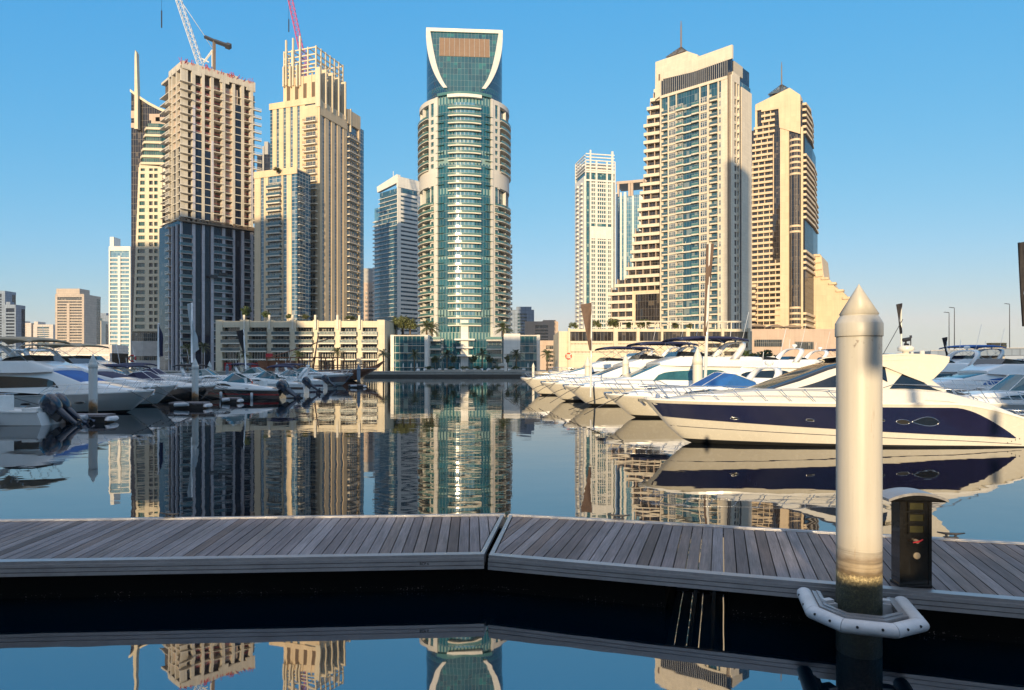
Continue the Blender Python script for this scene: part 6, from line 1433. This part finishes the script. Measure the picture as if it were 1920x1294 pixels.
b = MB(); b.grid([[(xs(px), y*.8, z+.012) for y in (-1, 0, 1)] for px, z in ((1675,zt+.13),(1640,zt+.10),(1600,zt+.01))], 0, True); b.build("sunroof", M["tint"], t)
b = MB(); b.lathe([(.005,zt+.42),(.24,zt+.41),(.29,zt+.33),(.27,zt+.22),(.12,zt+.19),(.10,zt+.05)], 20, (xs(1724), .15)); b.build("radar_dome", M["gel2"], t)
b = MB(); p = Vector((xs(1738), -.3, zt+.08)); b.tube([p, p+Vector((0,0,.52))], .035, 8); b.tube([p+Vector((0,0,.30)), p+Vector((-.16,0,.32)), p+Vector((-.19,0,.40)), p+Vector((-.19,0,.66))], .02, 7); b.tube([p+Vector((-.19,0,.64)), p+Vector((-.19,0,.74))], .045, 10); o = b.build("light_mast", M["darksteel"], t)
b = MB(); b.tube([p+Vector((.10,0,.56)), p+Vector((-.14,0,.60))], .075, 12); b.tube([p+Vector((.05,0,.40)), p+Vector((-.10,0,.38))], .05, 10); b.build("searchlight", M["darksteel"], o)
b = MB(); b.tube([(xs(1750), .35, zt+.08), (xs(1750), .35, zt+.22)], .09, 10); b.tube([(xs(1757), -.5, zt+.05), (xs(1757), -.5, zt+.2)], .05, 8); b.build("horn", M["gel2"], t)
b = MB(); b.tube([(xs(1655), .9, zt), (xs(1695), .9, zt+1.35)], .012, 5); b.build("aerial", M["darksteel"], t)
rail(h, t, .44, .985, .50, 9, .10, .015)
b = MB()
for sd in (-1, 1): b.tube([H1.side(xs(px), 1, sd, -.1)+Vector((0,0,dz)) for px, dz in ((1640,.02),(1660,.16),(1720,.20),(1760,.17),(1800,.10),(1815,.02))], .014, 6)
b.build("grab_rail", M["steel"], t)
H1.panel("crease_line", M["slabgrey"], t, xs(1860), xs(1712), lambda k: .60+.03*k, lambda k: .625+.03*k, .012, 10)
b = MB(); q = h.P(1,1,1); b.box(q.x-.3, q.x+.22, -.10, .10, q.z-.08, q.z+.02); b.bar(q+Vector((.2,0,-.02)), q+Vector((-.05,0,-.22)), .06); b.bar(q+Vector((-.0,-.18,-.2)), q+Vector((0,.18,-.2)), .05); b.tube([q+Vector((-.5,0,.06)), q+Vector((-.5,0,.2))], .08, 10); b.tube([q+Vector((-.9,.2,.06)), q+Vector((-.7,.2,.13))], .03, 8); b.build("anchor", M["steel"], t)
b = MB(); b.box(-.75, .1, -1.5, 1.5, .30, .40); b.build("swim_platform", M["teak"], t)
b = MB()
for i in range(4): p = h.P(.045+.012*i, .30-.05*i, 1, .012); b.sphere(p, .02, .012, .02, 8, 5)
b.build("vent_cap", M["darksteel"], t)
# ---- wooden dhow
t = place("wooden_dhow", "old wooden dhow with brown railings moored behind the left marina's boats", "dhow", (708, 150), -3, 27); h = Hull(27, 6, 2.0, 2.7, .5, .82)
h.build(t, [M["teak"], M["teak"], M["antifoul"]], ((0,.1,2),(.1,.8,0),(.8,.84,1),(.84,1,1)))
b = MB(); q = h.P(1,1,1); b.extr([(q.x-2.5,q.z-.6),(q.x+.3,q.z+.2),(q.x+1.6,q.z+1.6),(q.x+1.2,q.z+1.65),(q.x-.4,q.z+.7),(q.x-2.6,q.z+.2)], -.2, .2); b.build("prow", M["teak"], t)
b = MB(); b.box(3, 19, -2.6, 2.6, 5.0, 5.18)
for i in range(7):
    for sd in (-2.5, 2.5): b.box(3.1+i*2.6, 3.3+i*2.6, sd-.1, sd+.1, 2, 5.0)
b.build("deck_roof", M["teak"], t)
b = MB()
for sd in (-1, 1):
    for f in (.5, 1.0): b.tube([h.P(.05+.85*i/12, 1, sd, -.05)+Vector((0,0,f)) for i in range(13)], .06, 5)
    for i in range(20): p = h.P(.05+.85*i/19, 1, sd, -.05); b.tube([p, p+Vector((0,0,1))], .05, 5)
b.build("railing", M["teak"], t); b = MB(); b.tube([(12.5,0,2),(13.8,0,10.5)], [.22,.12], 8); b.build("mast", M["teak"], t); b = MB(); b.tube([(4,-2,5.2),(18,-2,9.5)], .12, 6); b.build("yard", M["teak"], t)
b = MB(); b.box(1, 8, -2, 2, 2, 4.4); b.build("cabin", M["teak"], t)
# ---- piles, finger docks, feather flags
def pile(label, px, yt, yw, wpx, mat, grp=None):
    Y = WY(yw); t = thing("mooring_pile", label, "mooring pile", (PX(px, Y), Y, 0), 0, grp); r = wpx/2*Y/1280; H = PZ(yt, Y)
    c = r*2.3
    b = MB(); b.lathe([(r*.93,-2),(r*.93,.0),(r*.93,1.5),(r*.93,H-c*1.5)], 18); b.build("shaft", M[mat], t)
    b = MB(); b.lathe([(r*.93,H-c*1.499),(r,H-c*1.48),(r,H-c*1.1),(r*.86,H-c*.95),(r*.82,H-c*.92),(r*.84,H-c*.88),(.004,H)], 18); b.build("cap", M[mat], t); return t
for a in (("white rust-footed pile in front of the blue-covered yacht", 174.5, 663, 785, 16, "pilew"), ("white rust-footed pile beside the white twisted flag", 366, 671, 760, 12.5, "pilew"), ("slim white pile right of the white twisted flag's pile", 393, 677, 727, 8, "pilew"), ("blue-grey pile among the left cruisers", 426, 681, 726, 6, "pileb"),
          ("white pile beside the black feather flag in the left marina", 463, 679, 722, 7, "pilew"), ("white pile before the terrace block, right of the black flag", 519, 679, 720, 6, "pilew"), ("blue-grey pile alone at the end of the left marina", 672.5, 682, 724, 7, "pileb"),
          ("slim cream pile by the furthest-left bow of the right marina", 1000, 680, 722, 5.5, "pilec"), ("cream pile beside the brown flag among the sunlit yachts", 1102, 668, 745, 12, "pilec"), ("cream pile in front of the long navy bimini", 1173, 663, 757, 13, "pilec"), ("thick cream pile beside the tall dark flag in the right marina", 1308, 650, 770, 19.5, "pilec")): pile(*a)
def finger(label, px0, px1, yw, dpt):
    Y = WY(yw); x0, x1 = PX(px0, Y), PX(px1, Y); t = thing("finger_dock", label, "dock", (x0, Y, 0)); b = MB(); b.box(0, x1-x0, 0, dpt, .30, .42); b.build("decking", M["planks"], t); b = MB(); b.box(.05, x1-x0-.05, .06, dpt-.05, -.4, .29); b.build("float", M["antifoul"], t)
    b = MB(); b.tube([(x1-x0+.08, .1, .12), (x1-x0+.08, .1, .18), (x1-x0+.08, dpt-.1, .18), (x1-x0+.08, dpt-.1, .12)], .13, 10); b.build("fender", M["fender"], t); b = MB(); b.tube([((x1-x0)*.2, -.12, .25), ((x1-x0)*.6, -.12, .3)], .14, 10); b.build("fender", M["fender"], t)
finger("short brown finger dock under the rust-footed pile at far left", 120, 196, 793, 1.0); finger("brown finger dock under the pile by the white twisted flag", 316, 381, 766, 1.1); finger("dark floating dock end under the lone blue-grey pile", 652, 681, 727, 1.4); finger("white-fendered low dock end beside the black boats", 412, 444, 756, 1.0)
def flag(label, pole, blade, Y, mat, polew=3, pm="gel", blades=()):
    """pole ((px,top),(px,bottom)), blade outlines in px; the cloth billows a little"""
    (px0, y0), (px1, y1) = pole; t = thing("feather_flag", label, "flag", (PX(px1, Y), Y, max(0, PZ(y1, Y)))); o = Vector(t.location)
    b = MB(); r = polew/2*Y/1280; b.tube([Vector(P3(px1, y1, Y))-o, Vector(P3((px0+px1)/2, (y0+y1)/2, Y))-o, Vector(P3(px0, y0, Y))-o], [r, r, r*.8], 8); b.build("pole", M[pm], t)
    def ev(c, k):
        k *= len(c)-1; i = min(int(k), len(c)-2); f = k-i; return (c[i][0]+(c[i+1][0]-c[i][0])*f, c[i][1]+(c[i+1][1]-c[i][1])*f)
    for L_, R_ in [blade]+list(blades):
        n = 14; b = MB()
        for d in (0, .03):
            b.grid([[Vector(P3(ev(L_, i/n)[0]*(1-j/4)+ev(R_, i/n)[0]*j/4, ev(L_, i/n)[1]*(1-j/4)+ev(R_, i/n)[1]*j/4, Y))-o+Vector((0, .16*math.sin(j*1.1+i*.5)*j/4-d, 0)) for j in range(5)] for i in range(n+1)], 0, True)
        b.build("cloth", M[mat], t)
flag("navy feather flag on a white pole behind the left yachts", ((297.5,606),(297,692)), ([(298,607),(298,640),(298,669)], [(299,607),(304,628),(308,668)]), 62, "navycanvas", 4)
flag("white twisted feather flag on a white pole in the left marina", ((359.5,568),(360,680)), ([(351,570),(353,590),(357,612),(359.5,630)], [(359,568),(359.5,590),(359.8,612),(359.9,630)]), 60, "greycanvas", 4, blades=[([(360.2,602),(360.2,625),(360.5,648),(361,663)], [(361,602),(366,622),(371,640),(375,655)])])
flag("black feather flag on a white pole in front of the terrace block", ((456.5,618),(461,692)), ([(443,621),(448,640),(457,664)], [(456.5,618),(459,640),(460,662)]), 90, "blackcanvas", 2.6)
flag("brown feather flag on a cream pole among the sunlit yachts", ((1109.5,568),(1107.5,745)), ([(1088,571),(1096,610),(1105,657)], [(1108.5,568),(1109,610),(1108,657)]), 47, "browncanvas", 3.5, "gel2")
flag("tall dark feather flag on a thick cream pole in front of the parapet tower", ((1331,458),(1320.5,768)), ([(1324,458),(1322,540),(1319,630)], [(1337,457),(1333,540),(1323,630)]), 46, "browncanvas", 6, "gel2")
flag("black feather flag above the navy-banded yacht's hardtop", ((1689.5,569),(1690,660)), ([(1680,571),(1684,595),(1687,626)], [(1688.5,569),(1688.5,595),(1688.5,626)]), 40, "blackcanvas", 3, "gel2")
flag("small black feather flag in front of the bridge", ((1774.5,632),(1776,672)), ([(1766,634),(1770,650),(1774,668)], [(1774,632),(1775,650),(1775,668)]), 62, "blackcanvas", 1.6)
flag("large ragged beige and black flag cut by the right edge of the photo", ((1926,450),(1928,760)), ([(1908,455),(1910,500),(1913,560),(1917,612)], [(1925,453),(1925,500),(1925,560),(1925,612)]), 14, "blackcanvas", 5)
def lifebuoy(label, px, py, Y, mat="orange"):
    t = thing("lifebuoy", label, "lifebuoy", P3(px, py, Y), R(8)); b = MB(); b.tube([(.34*math.cos(2*math.pi*i/20), 0, .34*math.sin(2*math.pi*i/20)) for i in range(21)], .08, 8); o = b.build("ring", M[mat], t); b = MB()
    for a in (.8, 2.36, 3.93, 5.5): b.tube([(.34*math.cos(a-.16), 0, .34*math.sin(a-.16)), (.34*math.cos(a+.16), 0, .34*math.sin(a+.16))], .086, 8)
    b.build("band", M["gel"], t)
lifebuoy("orange lifebuoy hanging over the black and red boat", 466, 719, 63.5); lifebuoy("red lifebuoy high on the far white yacht at left", 248, 672, 78, "flagred"); lifebuoy("orange lifebuoy on the large cream flybridge yacht's rail", 1066, 668, 82)
# ---- bridge with lamps and a bus
BY = 250.0
t = thing("road_bridge", "long low grey road bridge crossing the water at far right", "bridge", (PX(1745, BY), BY, 0)); X_ = lambda px: PX(px, BY)-PX(1745, BY); Z_ = lambda py: PZ(py, BY)
b = MB(); b.extr([(0,Z_(668)),(X_(2300),Z_(662)),(X_(2300),Z_(651)),(X_(1860),Z_(653.5)),(0,Z_(658.5))], 0, 14); b.build("deck", M["farblue"], t)
b = MB(); b.extr([(0,Z_(658.4)+.01),(X_(1860),Z_(653.4)+.01),(X_(2300),Z_(651)+.01),(X_(2300),Z_(649.5)),(X_(1860),Z_(652.3)),(0,Z_(657.2))], -.2, .2); b.build("parapet", M["slabgrey"], t)
for px in (1770, 1880, 1990, 2100): b = MB(); b.box(X_(px), X_(px)+2.2, 2, 12, -2, Z_(665)); b.build("pier", M["slabgrey"], t)
for px, yt, lab in ((1779.5,586,"left street lamp of the pair on the bridge"),(1789.5,577,"tall lamp mast right of the pair on the bridge"),(1893,570,"street lamp on the bridge beside the bus")):
    q = thing("street_lamp", lab, "street lamp", P3(px, 656, BY+1)); hh = (656-yt)/1280*BY; b = MB(); b.tube([(0,0,0),(0,0,hh*.9),(0,0,hh)], [.16,.12,.09], 6); b.build("pole", M["darksteel"], q); b = MB(); b.bar((0,0,hh),(-1.4,0,hh+.15), .18); b.box(-1.9,-1.2,-.15,.15,hh+.05,hh+.25); b.build("lamp_head", M["darksteel"], q)
q = thing("bus", "olive city bus driving over the bridge at far right", "bus", P3(1858, 653.5, BY+3)); ln = 30/1280*BY; b = MB(); b.box(0,ln,0,2.4,.3,1.25); b.box(.05,ln-.05,.03,2.37,1.251,1.75); b.box(0,ln,0,2.4,1.751,2.1); b.build("body", M["lens"], q); b = MB(); b.box(.06,ln-.06,-.01,.025,1.26,1.74); b.build("window", M["tint"], q)
for x in (1.2, ln-1.4): b = MB(); b.tube([(x,-.02,.3),(x,.3,.3)], .32, 12); b.build("wheel", M["rubber"], q)
# ---- behind the photographer: the palm and hedges that dapple the pile, the yacht and the dock
palm("palm behind the camera casting the dappled shade on the pile", 0, 0, -15.0, 1.15)
t = bpy.data.objects["palm_tree"] if False else [o for o in bpy.data.objects if o.get("label", "").startswith("palm behind the camera")][0]
t.location = (-1.2, -15, 1.15); t.rotation_euler.z = 0; t.children[0].scale = (.7, .7, 5.5); t.children[1].location = (.3, 0, 5.5); t.children[1].scale = (.55, .55, .55)
for lab, x, y, h_ in (("taller palm behind the camera whose trunk shadow crosses the yacht's bow", .3, -15.5, 11.0), ("palm behind the camera shading the yacht's hardtop", 5.6, -18, 9.0), ("palm behind the camera shading the yacht's stern", 8.6, -17, 7.8)):
    q = palm(lab, 0, 0, y, 1.15); q.location = (x, y, 1.15); q.rotation_euler.z = x; q.children[0].scale = (.75, .75, h_-1.15); q.children[1].location = (0, 0, h_-1.15); q.children[1].scale = (.85, .85, .85)
def bulk(label, x0, x1, y0, y1, zt):
    t = thing("clipped_hedge", label, "hedge", (x0, y0, 1.15)); r = random.Random(int(zt*10)); b = MB(); b.box(.15, x1-x0-.15, .15, y1-y0-.15, 0, zt-1.4)
    b.build("stem_mass", M["leaf"], t); b = MB()
    for i in range(int((x1-x0)*260)):
        c = Vector((r.uniform(0, x1-x0), r.uniform(0, y1-y0), r.uniform(0, zt-1.15)+.06*r.gauss(0,1))); a = Vector((r.gauss(0,1), r.gauss(0,1), r.gauss(0,1))).normalized(); d = a.cross(Vector((r.gauss(0,1), 1, r.gauss(0,1)))).normalized(); b.face([c-a*.07, c+d*.04, c+a*.07, c-d*.04])
    b.build("foliage", M["leaf"], t)
bulk("hedge behind the camera shading the left part of the dock", -24, .35, -5.5, -4.7, 3.45); bulk("hedge behind the camera shading the dock right of the pile", 1.72, 14, -5.5, -4.7, 3.1)
t = thing("garden_wall", "low wall behind the camera shading the near edge of the dock", "wall", (-14, -3.0, 1.15)); b = MB(); b.box(0, 23, 0, .25, 0, 1.18); b.box(0, 23, -.03, .28, 1.181, 1.25); b.build("wall", M["stonequay"], t)

hz = MB(); hz.box(-4050, 4050, -320, 9050, -4, 330); hm, hnt, hb_ = newmat("morning_haze"); hnt.nodes.remove(hb_)
pv = N(hnt, "VolumePrincipled"); pv.inputs["Color"].default_value = (.86,.90,.95,1); pv.inputs["Density"].default_value = .00007; pv.inputs["Anisotropy"].default_value = .0
hnt.links.new(pv.outputs[0], hnt.nodes["Material Output"].inputs["Volume"]); tag(hz.build("haze", hm), kind="stuff")
